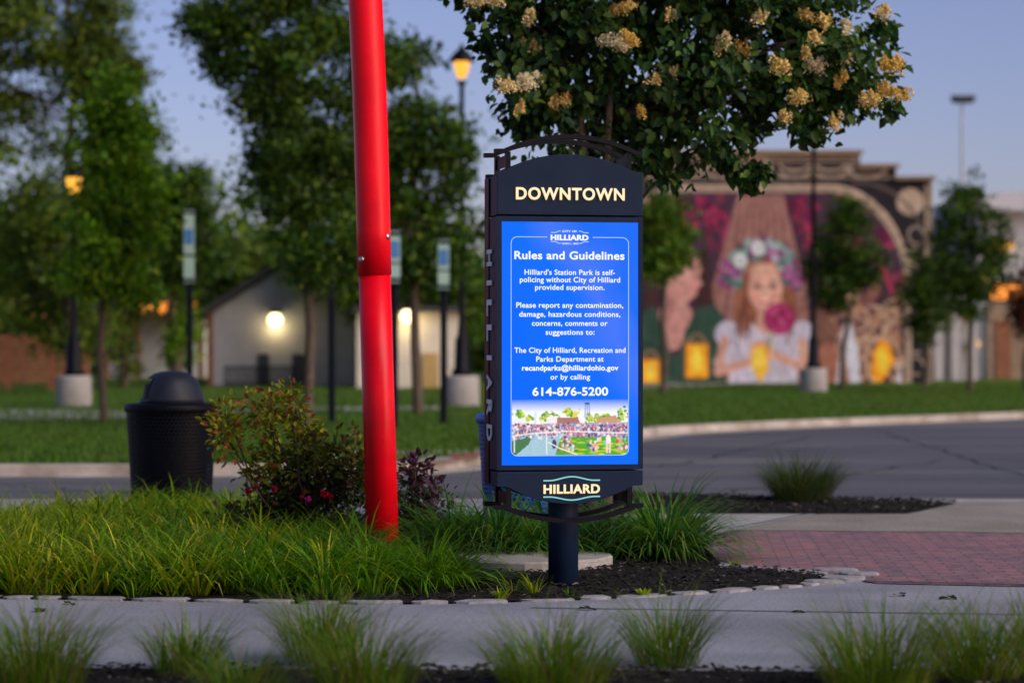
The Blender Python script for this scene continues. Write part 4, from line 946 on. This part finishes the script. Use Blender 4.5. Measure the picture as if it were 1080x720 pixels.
for s_, x0, x1, y, cp, off, sp in (
        ('Rules and Guidelines', 541, 657.7, 273.4, 8.6, .025, 1.04),
        ("Hilliard's Station Park is self-", 551.7, 647.4, 289.8, 5.6, .017, 1.05), ('policing without City of Hilliard', 546.7, 653, 297.6, 5.6, .017, 1.05), ('provided supervision.', 562.8, 636.3, 305.6, 5.6, .017, 1.05),
        ('Please report any contamination,', 543, 656.3, 324.4, 5.6, .017, 1.05), ('damage, hazardous conditions,', 546, 653.2, 333.9, 5.6, .017, 1.05), ('concerns, comments or', 559.4, 639.6, 343.4, 5.6, .017, 1.05), ('suggestions to:', 573.9, 625.7, 352.8, 5.6, .017, 1.05),
        ('The City of Hilliard, Recreation and', 541, 658.8, 371.8, 5.6, .017, 1.05), ('Parks Department at', 564, 635.4, 381.1, 5.6, .017, 1.05), ('recandparks@hilliardohio.gov', 549, 651.2, 390.4, 5.7, .030, 1.05), ('or by calling', 579, 621, 399.9, 5.6, .017, 1.05),
        ('614-876-5200', 560, 640.2, 416.8, 8.9, .028, 1.04), ('HILLIARD', 579.2, 619.3, 253.2, 5.9, .05, 1.06)):
    b = MB(); put_text(b, s_, x0, x1, y, cp, sv, off, sp); kpart('text_line', b, M['screen_white'], scr)
b = MB(); put_text(b, 'CITY OF', 591.5, 607, 244.9, 2.0, sv, .03, 1.15); kpart('text_line', b, M['screen_white'], scr)
b = MB(); put_text(b, 'OHIO | 1853', 591, 608.5, 257.8, 1.9, sv, .02, 1.1); kpart('text_line', b, M['screen_white'], scr)
b = MB()
def sline(pts, w): strip3(b, [(KU(x), KZ(y)) for x, y in pts], w, sv - .0006, sv)
def carc2(cx, cy, r, a0, a1): return [(cx + r * math.cos(R(a)), cy - r * math.sin(R(a))) for a in np.linspace(a0, a1, 9)]
xl, xr, yt, yb, rr = 537.6, 662.0, 250.2, 480, 6.5
sline([(575.5, yt)] + carc2(xl + rr, yt + rr, rr, 90, 180) + carc2(xl + rr, yb - rr, rr, 180, 270) + carc2(xr - rr, yb - rr, rr, 270, 360) + carc2(xr - rr, yt + rr, rr, 0, 90) + [(623.8, yt)], .0042)
for sx_ in (-1, 1):
    for y0, y1 in ((245.4, 243.8), (254.9, 256.6)):
        sline([(599.5 + sx_ * 20, y0), (599.5 + sx_ * 15, y0), (599.5 + sx_ * 12, y1), (599.5 + sx_ * 9.5, y1)], .005)
kpart('screen_border', b, M['screen_line'], scr)
# picture at the foot of the screen: crowd on a green under a blue sky
ps = Paint(538.4, 421, 661.4, 479.2, .75, (.0, .16, 1.0)); q = random.Random(9)
t_ = np.clip((ps.Y - 421) / 14, 0, 1)[..., None]; ps.im = np.array((.004, .17, 1.0)) * (1 - t_) + np.array((.95, .98, 1.0)) * t_
for cx, cy, rx, ry in ((546, 436, 7, 5), (556, 441, 4, 4), (572, 440, 7, 5), (580, 438, 5, 4), (597, 434, 8, 6), (603, 438, 7, 5), (620, 440, 6, 6), (628, 441, 5, 5), (655, 438, 7, 9), (638, 439, 4, 2)):
    for _ in range(26): ps.ell(cx + q.gauss(0, rx * .45), cy + q.gauss(0, ry * .4), q.uniform(1, 2), q.uniform(1, 1.8), q.choice([(.14, .42, .03), (.35, .6, .02), (.6, .7, .05), (.05, .25, .05), (.85, .72, .05)]))
ps.poly([(575, 440), (580, 437), (586, 440), (586, 452), (574, 452)], (.92, .85, .85)); ps.poly([(586, 440), (608, 440), (612, 450), (586, 450)], (.42, .16, .14)); ps.poly([(628, 441), (648, 438), (654, 446), (628, 449)], (.6, .32, .16)); ps.poly([(538, 441), (551, 441), (551, 447), (538, 447)], (.85, .9, .95)); ps.poly([(562, 434), (564, 434), (564, 446), (562, 446)], (.7, .8, .95))
ps.poly([(615, 424.5), (621, 424.5), (619.5, 427), (616.5, 427)], (.02, .06, .3)); ps.line([(616.2, 426), (615.4, 440)], .9, (.1, .2, .6)); ps.line([(619.8, 426), (620.6, 440)], .9, (.1, .2, .6)); ps.line([(618, 426), (618, 440)], .7, (.1, .2, .6))
ps.poly([(538, 447), (662, 445), (662, 480), (538, 480)], (.45, .38, .5)); ps.poly([(583, 461), (662, 460), (662, 480), (575, 480)], (.06, .38, .01))
for _ in range(60): ps.ell(q.uniform(585, 661), q.uniform(463, 479), q.uniform(2, 6), 1, q.choice([(.45, .62, .0), (.02, .2, .0), (.15, .5, .02), (.7, .72, .02)]))
ps.poly([(538, 462), (575, 455), (600, 454), (590, 460), (584, 480), (540, 480)], (.36, .58, .70)); ps.poly([(538, 464), (560, 460), (556, 468), (543, 479), (538, 479)], (.03, .18, .06))
for _ in range(620):
    x = q.uniform(538, 662); y = q.triangular(446, 463, 450); ps.ell(x, y, q.uniform(.7, 1.5), q.uniform(.9, 1.9), q.choice([(.7, .12, .2), (.1, .08, .3), (.8, .75, .8), (.9, .6, .5), (.05, .04, .15), (.12, .35, .6), (.85, .85, .95), (.55, .2, .45), (.3, .1, .12)]))
for _ in range(60):
    x = q.choice((595, 600, 622, 628, 640, 652, 657)) + q.gauss(0, 2.2); y = q.uniform(462, 475); ps.ell(x, y, q.uniform(1, 1.8), q.uniform(1.2, 2.6), q.choice([(.85, .3, .3), (.9, .8, .8), (.08, .08, .3), (.9, .65, .5), (.2, .65, .7), (.5, .08, .12)]))
for x in (639, 642): ps.line([(x, 463), (x, 477)], 2, (.92, .7, .6))
ps.ell(640.5, 463, 2.6, 4.5, (.95, .9, .92)); ps.ell(583, 468, 2.5, 5, (.04, .03, .12))
for pts in ([(538, 459.5), (560, 456.5), (596, 454.5), (661, 457)], [(577, 466), (590, 473), (607, 479)], [(541, 461), (541, 476)], [(575, 458), (575, 478)]): ps.line(pts, 1.1, (.95, .9, .85))
_g = np.random.default_rng(4); ps.im = np.clip(ps.im * _g.uniform(.88, 1.10, ps.X.shape + (1,)) ** np.where(ps.Y > 436, 1, .15)[..., None], 0, 1)
ny, nx = ps.X.shape
Vp = np.stack([(ps.X - 599.5) / KS / ct, np.full(ps.X.shape, sv + .0004), CAMZ - (ps.Y - 360) / KS], -1).reshape(-1, 3)
ii = np.arange(ny * nx).reshape(ny, nx); Fp = np.stack([ii[:-1, :-1], ii[1:, :-1], ii[1:, 1:], ii[:-1, 1:]], -1)
def corner(x, y):
    if y < yb - rr: return True
    for cx in (xl + rr, xr - rr):
        if (x < cx) == (cx < 600) and math.hypot(x - cx, y - (yb - rr)) > rr - .2 and ((x < cx) if cx < 600 else (x > cx)): return False
    return True
kp = np.array([[corner(ps.x[c_] + .37, ps.y[r_] + .37) for c_ in range(nx - 1)] for r_ in range(ny - 1)])
link('screen_picture', mesh_np('screen_picture', Vp, Fp[kp], ps.im.reshape(-1, 3)), M['screen_picture'], scr, False, True)
# vertical lettering on the left side
b = MB(); z = KZ(258)
zs = np.linspace(KZ(258), KZ(470), 9)
for i, ch in enumerate('HILLIARD'):
    b = MB(); V, Fs = text_mesh(ch, .03); a, c = V[:, 0].min(), V[:, 0].max(); y0, y1 = V[:, 1].min(), V[:, 1].max(); i0 = len(b.v)
    ln = (.10 if ch != 'I' else .03); zc = (zs[i] + zs[i + 1]) / 2
    for x, y, _ in V: b.vert((U0 - .006, .10 - (y - y0) / (y1 - y0) * .16, zc + ln / 2 - (x - a) / (c - a) * ln))
    for f in Fs: b.f.append([i0 + k for k in f])
    thicken(kpart('side_letter', b, M['letter_grey']), .006)

# ------------------------------------------------------------------ bed edging and pad
rnd.seed(21)
FRONT = [(-30, 629.5), (0, 630), (100, 631.5), (200, 633), (300, 635.2), (420, 636), (500, 634.8), (580, 632.5), (650, 629.8), (760, 623.5), (840, 617.5), (876, 612.3), (862, 606), (820, 602), (780, 599.5)]
def along(pts):
    d = [0]
    for a, b_ in zip(pts[:-1], pts[1:]): d.append(d[-1] + (b_ - a).length)
    return d
fp = [G(x, y) for x, y in FRONT]; dd = along(fp)
def at_len(s_):
    k = max(i for i in range(len(dd)) if dd[i] <= s_ + 1e-9); k = min(k, len(fp) - 2); t = (s_ - dd[k]) / (dd[k + 1] - dd[k]); return fp[k].lerp(fp[k + 1], t), (fp[k + 1] - fp[k]).normalized()
def stone(c, d, L, w, h, label, group):
    q = Vector((-d.y, d.x, 0)); mb = MB(); n = 9; poly = []
    for i in range(n):
        a = 2 * math.pi * i / n; e = 1.0 / max(abs(math.cos(a)), abs(math.sin(a))) ** .75; poly.append((math.cos(a) * L / 2 * e * .86 * rnd.uniform(.86, 1.06), math.sin(a) * w / 2 * e * .86 * rnd.uniform(.86, 1.06)))
    lo = [mb.vert(d * x + q * y + Vector((0, 0, -.04))) for x, y in poly]; mi = [mb.vert(d * x + q * y + Vector((0, 0, h * .75))) for x, y in poly]
    hi = [mb.vert(d * x * .86 + q * y * .82 + Vector((0, 0, h + rnd.uniform(-.003, .003)))) for x, y in poly]
    for k in range(n):
        j = (k + 1) % n; mb.f += [[lo[k], lo[j], mi[j], mi[k]], [mi[k], mi[j], hi[j], hi[k]]]
    mb.f.append(hi)
    o = build('edging_stone', mb, M['stone']); o.location = c; return tag(o, label, 'stone', group)
s_ = 0
while s_ < dd[-1] - .1:
    L = rnd.uniform(.16, .42); c, d = at_len(min(s_ + L / 2, dd[-1])); q = Vector((d.y, -d.x, 0))
    stone(c + q * .035, d, L * 1.06, rnd.uniform(.12, .15), rnd.uniform(.012, .019), 'pale flat stone in the row edging the mulch bed', 'edging stones'); s_ += L
for px, py, L, w, lb in ((888, 611, .34, .26, 'cracked pale slab piece nearest the rounded tip of the mulch bed'), (905, 606.5, .30, .22, 'cracked pale slab piece at the corner where brick meets the walkway'), (880, 602.5, .36, .2, 'long cracked pale slab piece along the brick paving'), (868, 614.5, .30, .16, 'cracked pale slab piece on the walkway side of the bed tip')):
    stone(G(px, py), Vector((1, rnd.uniform(-.2, .2), 0)).normalized(), L, w, .022, lb, 'edging stones')
pd = MB(); c = GX(562, 16.15); c.z = 0
prof = []
n_ = 30; lo = []; mi = []; hi = []
for i in range(n_):
    a = 2 * math.pi * i / n_; r_ = 1 + .03 * math.sin(3 * a + 1) + .02 * math.sin(7 * a); x, y = .52 * r_ * math.cos(a), .50 * r_ * math.sin(a)
    lo.append(pd.vert((x, y, -.03))); mi.append(pd.vert((x, y, .062))); hi.append(pd.vert((x * .975, y * .975, .075)))
for k in range(n_):
    j = (k + 1) % n_; pd.f += [[lo[k], lo[j], mi[j], mi[k]], [mi[k], mi[j], hi[j], hi[k]]]
pd.f.append(hi)
o = build('concrete_pad', pd, M['concrete_light']); o.location = c; tag(o, 'flat round concrete pad lying in the mulch behind the kiosk post', 'pad')

# ------------------------------------------------------------------ grass-like plants of the bed
rnd.seed(4)
YG = [(.17, .27, .005), (.22, .32, .006), (.12, .22, .006), (.30, .34, .012), (.09, .18, .006), (.40, .38, .03)]
MG = [(.075, .21, .008), (.11, .25, .010), (.05, .16, .010), (.15, .27, .012)]
BG = [(.035, .14, .028), (.05, .18, .03), (.025, .10, .026), (.09, .21, .03), (.16, .24, .04)]
CARPET = [(-160, 625.5), (0, 627), (150, 629), (300, 631), (405, 632), (400, 606), (385, 590), (330, 566), (250, 553), (150, 553), (60, 560), (0, 567), (-160, 574)]
cp = [(G(x, y).x, G(x, y).y) for x, y in CARPET]; bl = []; cells = []
y = min(p_[1] for p_ in cp)
while y < max(p_[1] for p_ in cp):
    x = -4.1
    while x < -.7:
        xx, yy = x + rnd.uniform(-.07, .07), y + rnd.uniform(-.07, .07)
        if inpoly(xx, yy, cp): cells.append((xx, yy))
        x += .155
    y += .155
for xx, yy in cells:
    t = (xx + 3.3) / 2.4; pal = YG if rnd.random() > t * .9 else MG
    bl += clump_blades((xx, yy, .005), 40, rnd.uniform(.42, .58), .08, .016, pal, .3, 1.9, .5)
grass_thing('liriope_cover', bl, 'thick yellow green strap leaved ground cover filling the left of the bed', 'ground cover', kind='stuff')
def liriope(px, py, n, L, pal, label, spread=.13, w=.0155, bend=1.75):
    c = G(px, py, 0); bl = clump_blades((c.x, c.y, .005), n, L, spread, w, pal, .28, bend, .8)
    return grass_thing('liriope_clump', bl, label, 'liriope', 'liriope clumps in the bed', loc=(c.x, c.y, 0))
liriope(452, 620, 460, .60, MG, 'large dark green strap leaved clump right of the red pole base at the bed front', .2)
liriope(398, 622, 260, .50, MG, 'mid green strap leaved clump directly in front of the red pole', .14)
liriope(700, 588, 900, .80, BG, 'big rounded deep green strap leaved clump right of the kiosk post', .19)
liriope(640, 586, 300, .70, BG, 'green strap leaved clump behind the kiosk post on its right', .16)
liriope(578, 589, 420, .80, BG, 'green strap leaved clump behind the concrete pad, below the kiosk panel', .18)
liriope(527, 589, 480, .86, BG, 'bright bluish green clump in front of the blue recycling bin', .18)
liriope(480, 589, 420, .72, BG, 'bright green arching clump left of the concrete pad behind the pole', .18)
liriope(440, 580, 260, .6, BG, 'green clump beneath the purple leaved shrub', .16)
def small_plant(px, py, n, L, pal, name, label, cat, w=.009, bend=1.1):
    c = G(px, py, 0); bl = clump_blades((c.x, c.y, .012), n, L, .035, w, pal, .25, bend); return grass_thing(name, bl, label, cat, 'small weeds in the mulch', loc=(c.x, c.y, 0))
small_plant(563, 628, 34, .16, YG, 'weed', 'largest grassy weed sprouting in mulch just left of the kiosk post', 'weed')
small_plant(541, 627, 16, .10, YG, 'weed', 'low weed in mulch between the largest weed and the liriope', 'weed', .008)
small_plant(528, 633, 40, .075, YG, 'weed', 'tuft of weed against the edging stones left of the kiosk', 'weed', .012)
small_plant(679, 629, 26, .05, YG, 'weed', 'tiny round weed at the bed edge right of the kiosk post', 'weed', .013)
small_plant(603, 630, 14, .06, MG, 'weed', 'faint small weed at the foot of the kiosk post', 'weed', .008)
small_plant(776, 598, 20, .05, YG, 'weed', 'small weed at the brick edge beside the big liriope clump', 'weed', .012)
# ornamental grass by the road
def fountain(px, py, n, L, pal, label, spread, w=.0045, bend=1.9, up=.3, group='fountain grass tufts in the foreground'):
    c = G(px, py, 0); bl = clump_blades((c.x, c.y, .005), n, L, spread, w, pal, up, bend)
    return grass_thing('fountain_grass', bl, label, 'ornamental grass', group, loc=(c.x, c.y, 0))
DG = [(.03, .07, .02), (.045, .09, .025), (.05, .08, .03), (.10, .10, .05)]
fountain(845, 529, 1000, .62, DG, 'dark rounded grass tuft in the mulch beside the road', .26, .006, 1.45, .35, None)
FG = [(.08, .18, .008), (.06, .14, .008), (.10, .20, .010), (.20, .15, .07), (.11, .20, .014), (.06, .13, .012), (.16, .19, .04), (.13, .21, .014)]
for px, py, n, L, sp, lb in (
        (38, 727, 620, .40, .15, 'blurred grass tuft at the bottom left corner'),
        (196, 712, 420, .34, .11, 'dark blurred grass tuft second from the left in the foreground'),
        (338, 699, 520, .42, .12, 'tall blurred grass tuft rising in front of the bed below the rose bush'),
        (382, 737, 520, .40, .15, 'blurred grass tuft overlapping below the tall tuft left of centre'),
        (255, 740, 300, .30, .12, 'low blurred grass tuft at the bottom between the dark and the tall tufts'),
        (585, 733, 700, .40, .17, 'wide blurred grass tuft at the bottom directly below the kiosk'),
        (704, 703, 440, .36, .11, 'blurred grass tuft on the walkway edge right of the kiosk'),
        (925, 731, 640, .44, .17, 'blurred yellow green grass tuft with tall blades at lower right'),
        (1030, 718, 520, .42, .14, 'blurred grass tuft at the bottom right corner'),
        (1092, 712, 300, .40, .13, 'blurred grass tuft cut by the right edge of the photo')):
    fountain(px, py, int(n * .85), L * rnd.uniform(1.2, 1.42), FG, lb, sp * 1.3, .0055)

# ------------------------------------------------------------------ rose bush, purple shrub
def twig_bush(name, label, cat, base, clusters, Y, cols, leaf, per, stems, group=None, seed=3, flow=()):
    global rng
    rng = np.random.default_rng(seed); rnd.seed(seed); root = empty(name, base, label, cat, group); tb = MB(); base = Vector(base); sc = Y / F
    P = []; D = []; cc = []
    for (px, py, rx, ry, pal) in clusters:
        dY = rnd.uniform(-.12, .12); c = W(px, py, Y + dY)
        for _ in range(max(2, int(rx * ry / 110))):
            d = rng.normal(size=3); d /= np.linalg.norm(d); e = c + Vector((d[0] * rx * sc, d[1] * rx * sc * .8, d[2] * ry * sc)) * rng.uniform(.4, 1)
            t0 = rnd.uniform(.55, .9); a = base.lerp(c, t0) + Vector((rnd.gauss(0, .02), rnd.gauss(0, .03), 0))
            pp = limb(tb, a, e, .006, .0025, .1, 5, 4)
            for _k in range(int(per * 2)):
                tt = rng.uniform(.35, 1.05); q = a.lerp(e, tt); off = rng.normal(size=3) * .05; P.append(np.array(q) + off); D.append(off / np.linalg.norm(off) + np.array([0, 0, .15])); cc.append(pal[rng.integers(0, len(pal))])
        limb(tb, base + Vector((rnd.gauss(0, .03), rnd.gauss(0, .03), -.02)), c, .011, .005, rnd.uniform(-.05, .14), 6, 6)
    build('stem', tb, M['bark'], root, True)
    n = len(P); cc = np.array(cc) * rng.uniform(.7, 1.35, (n, 1))
    V, Fa, c3 = leafcloud(np.array(P), np.array(D), rng.normal(size=(n, 3)) * .5 + np.array([0, -.2, 1]), rng.uniform(.7, 1.3, n) * leaf, cc, .15, .55)
    link('foliage', mesh_np('foliage', V, Fa, c3), M['leaf'], root)
    for px, py, r_, colr in flow:
        r_ *= .62; c = W(px, py, Y - .3); nn = 26; d = rng.normal(size=(nn, 3)); d[:, 1] -= .6; d /= np.linalg.norm(d, axis=1, keepdims=True); rr = r_ * sc
        V, Fa, c3 = leafcloud(np.array(c) + d * rr * .25, d + rng.normal(size=(nn, 3)) * .3, d + rng.normal(size=(nn, 3)) * .4, np.full(nn, rr * 1.0), np.array(colr) * rng.uniform(.7, 1.3, (nn, 1)), .2, 1.0)
        link('bloom', mesh_np('bloom', V, Fa, c3), M['petal'], root)
    return root
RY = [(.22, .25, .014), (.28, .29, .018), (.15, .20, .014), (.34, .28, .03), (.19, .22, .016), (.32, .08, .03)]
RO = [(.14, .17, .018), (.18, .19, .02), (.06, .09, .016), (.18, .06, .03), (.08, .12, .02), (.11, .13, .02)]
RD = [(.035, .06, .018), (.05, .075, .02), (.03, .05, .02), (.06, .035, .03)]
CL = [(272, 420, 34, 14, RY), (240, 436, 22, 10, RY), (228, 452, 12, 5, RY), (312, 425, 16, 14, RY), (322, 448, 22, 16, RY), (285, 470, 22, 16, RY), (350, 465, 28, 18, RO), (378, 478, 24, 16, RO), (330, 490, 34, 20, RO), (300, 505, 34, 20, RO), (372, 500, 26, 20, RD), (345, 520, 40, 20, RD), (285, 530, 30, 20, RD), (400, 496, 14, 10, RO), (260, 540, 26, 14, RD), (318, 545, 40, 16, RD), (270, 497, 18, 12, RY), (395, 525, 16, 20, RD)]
CR, MGN = (.55, .01, .05), (.62, .02, .26)
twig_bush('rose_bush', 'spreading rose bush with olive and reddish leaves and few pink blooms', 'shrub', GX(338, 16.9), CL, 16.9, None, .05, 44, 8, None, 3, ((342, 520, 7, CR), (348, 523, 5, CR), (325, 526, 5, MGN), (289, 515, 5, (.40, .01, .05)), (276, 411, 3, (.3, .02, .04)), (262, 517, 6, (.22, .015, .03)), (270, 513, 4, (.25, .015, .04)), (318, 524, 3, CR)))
PU = [(.06, .018, .05), (.09, .03, .07), (.05, .02, .04)]; PG = [(.035, .055, .035), (.045, .07, .04), (.05, .03, .045), (.03, .05, .03)]
twig_bush('purple_shrub', 'small shrub with purple tipped leaves just right of the red pole base', 'shrub', GX(432, 17.3), [(432, 497, 12, 10, PU), (455, 512, 10, 6, PU), (425, 520, 18, 14, PG), (448, 530, 18, 12, PG), (430, 545, 20, 14, PG), (414, 535, 8, 20, PG), (466, 527, 6, 10, PU), (438, 488, 5, 5, PU)], 17.3, None, .06, 20, 5, None, 6)
# a few dry fallen leaves on the walkway
rnd.seed(8)
for px, py, lb in ((73, 636.5, 'small dark fallen leaf on walkway below the left grass cover'), (42, 643, 'tiny fallen leaf on the walkway near the left edge'), (946, 627, 'left one of the dark fallen leaves on the walkway below the brick paving'), (1003, 630.5, 'right one of the dark fallen leaves on the walkway below the brick paving'), (845, 645, 'fallen leaf on the walkway near the dark joint right of the kiosk'), (620, 643, 'fallen leaf on the walkway in front of the kiosk post')):
    c = G(px, py, .004); n = 3; L = rnd.uniform(.05, .09)
    V, Fa, c3 = leafcloud(np.array([[0, 0, .006]] * n) + rng.normal(size=(n, 3)) * [.012, .012, .002], rng.normal(size=(n, 3)) * [1, 1, .1], np.array([[.1, .1, 1.]] * n), np.full(n, L), np.array([(.03, .022, .02)] * n), .3, .6)
    o = link('fallen_leaf', mesh_np('fallen_leaf', V, Fa, c3), M['leaf']); o.location = c; tag(o, lb, 'leaf', 'fallen leaves on the walkway')
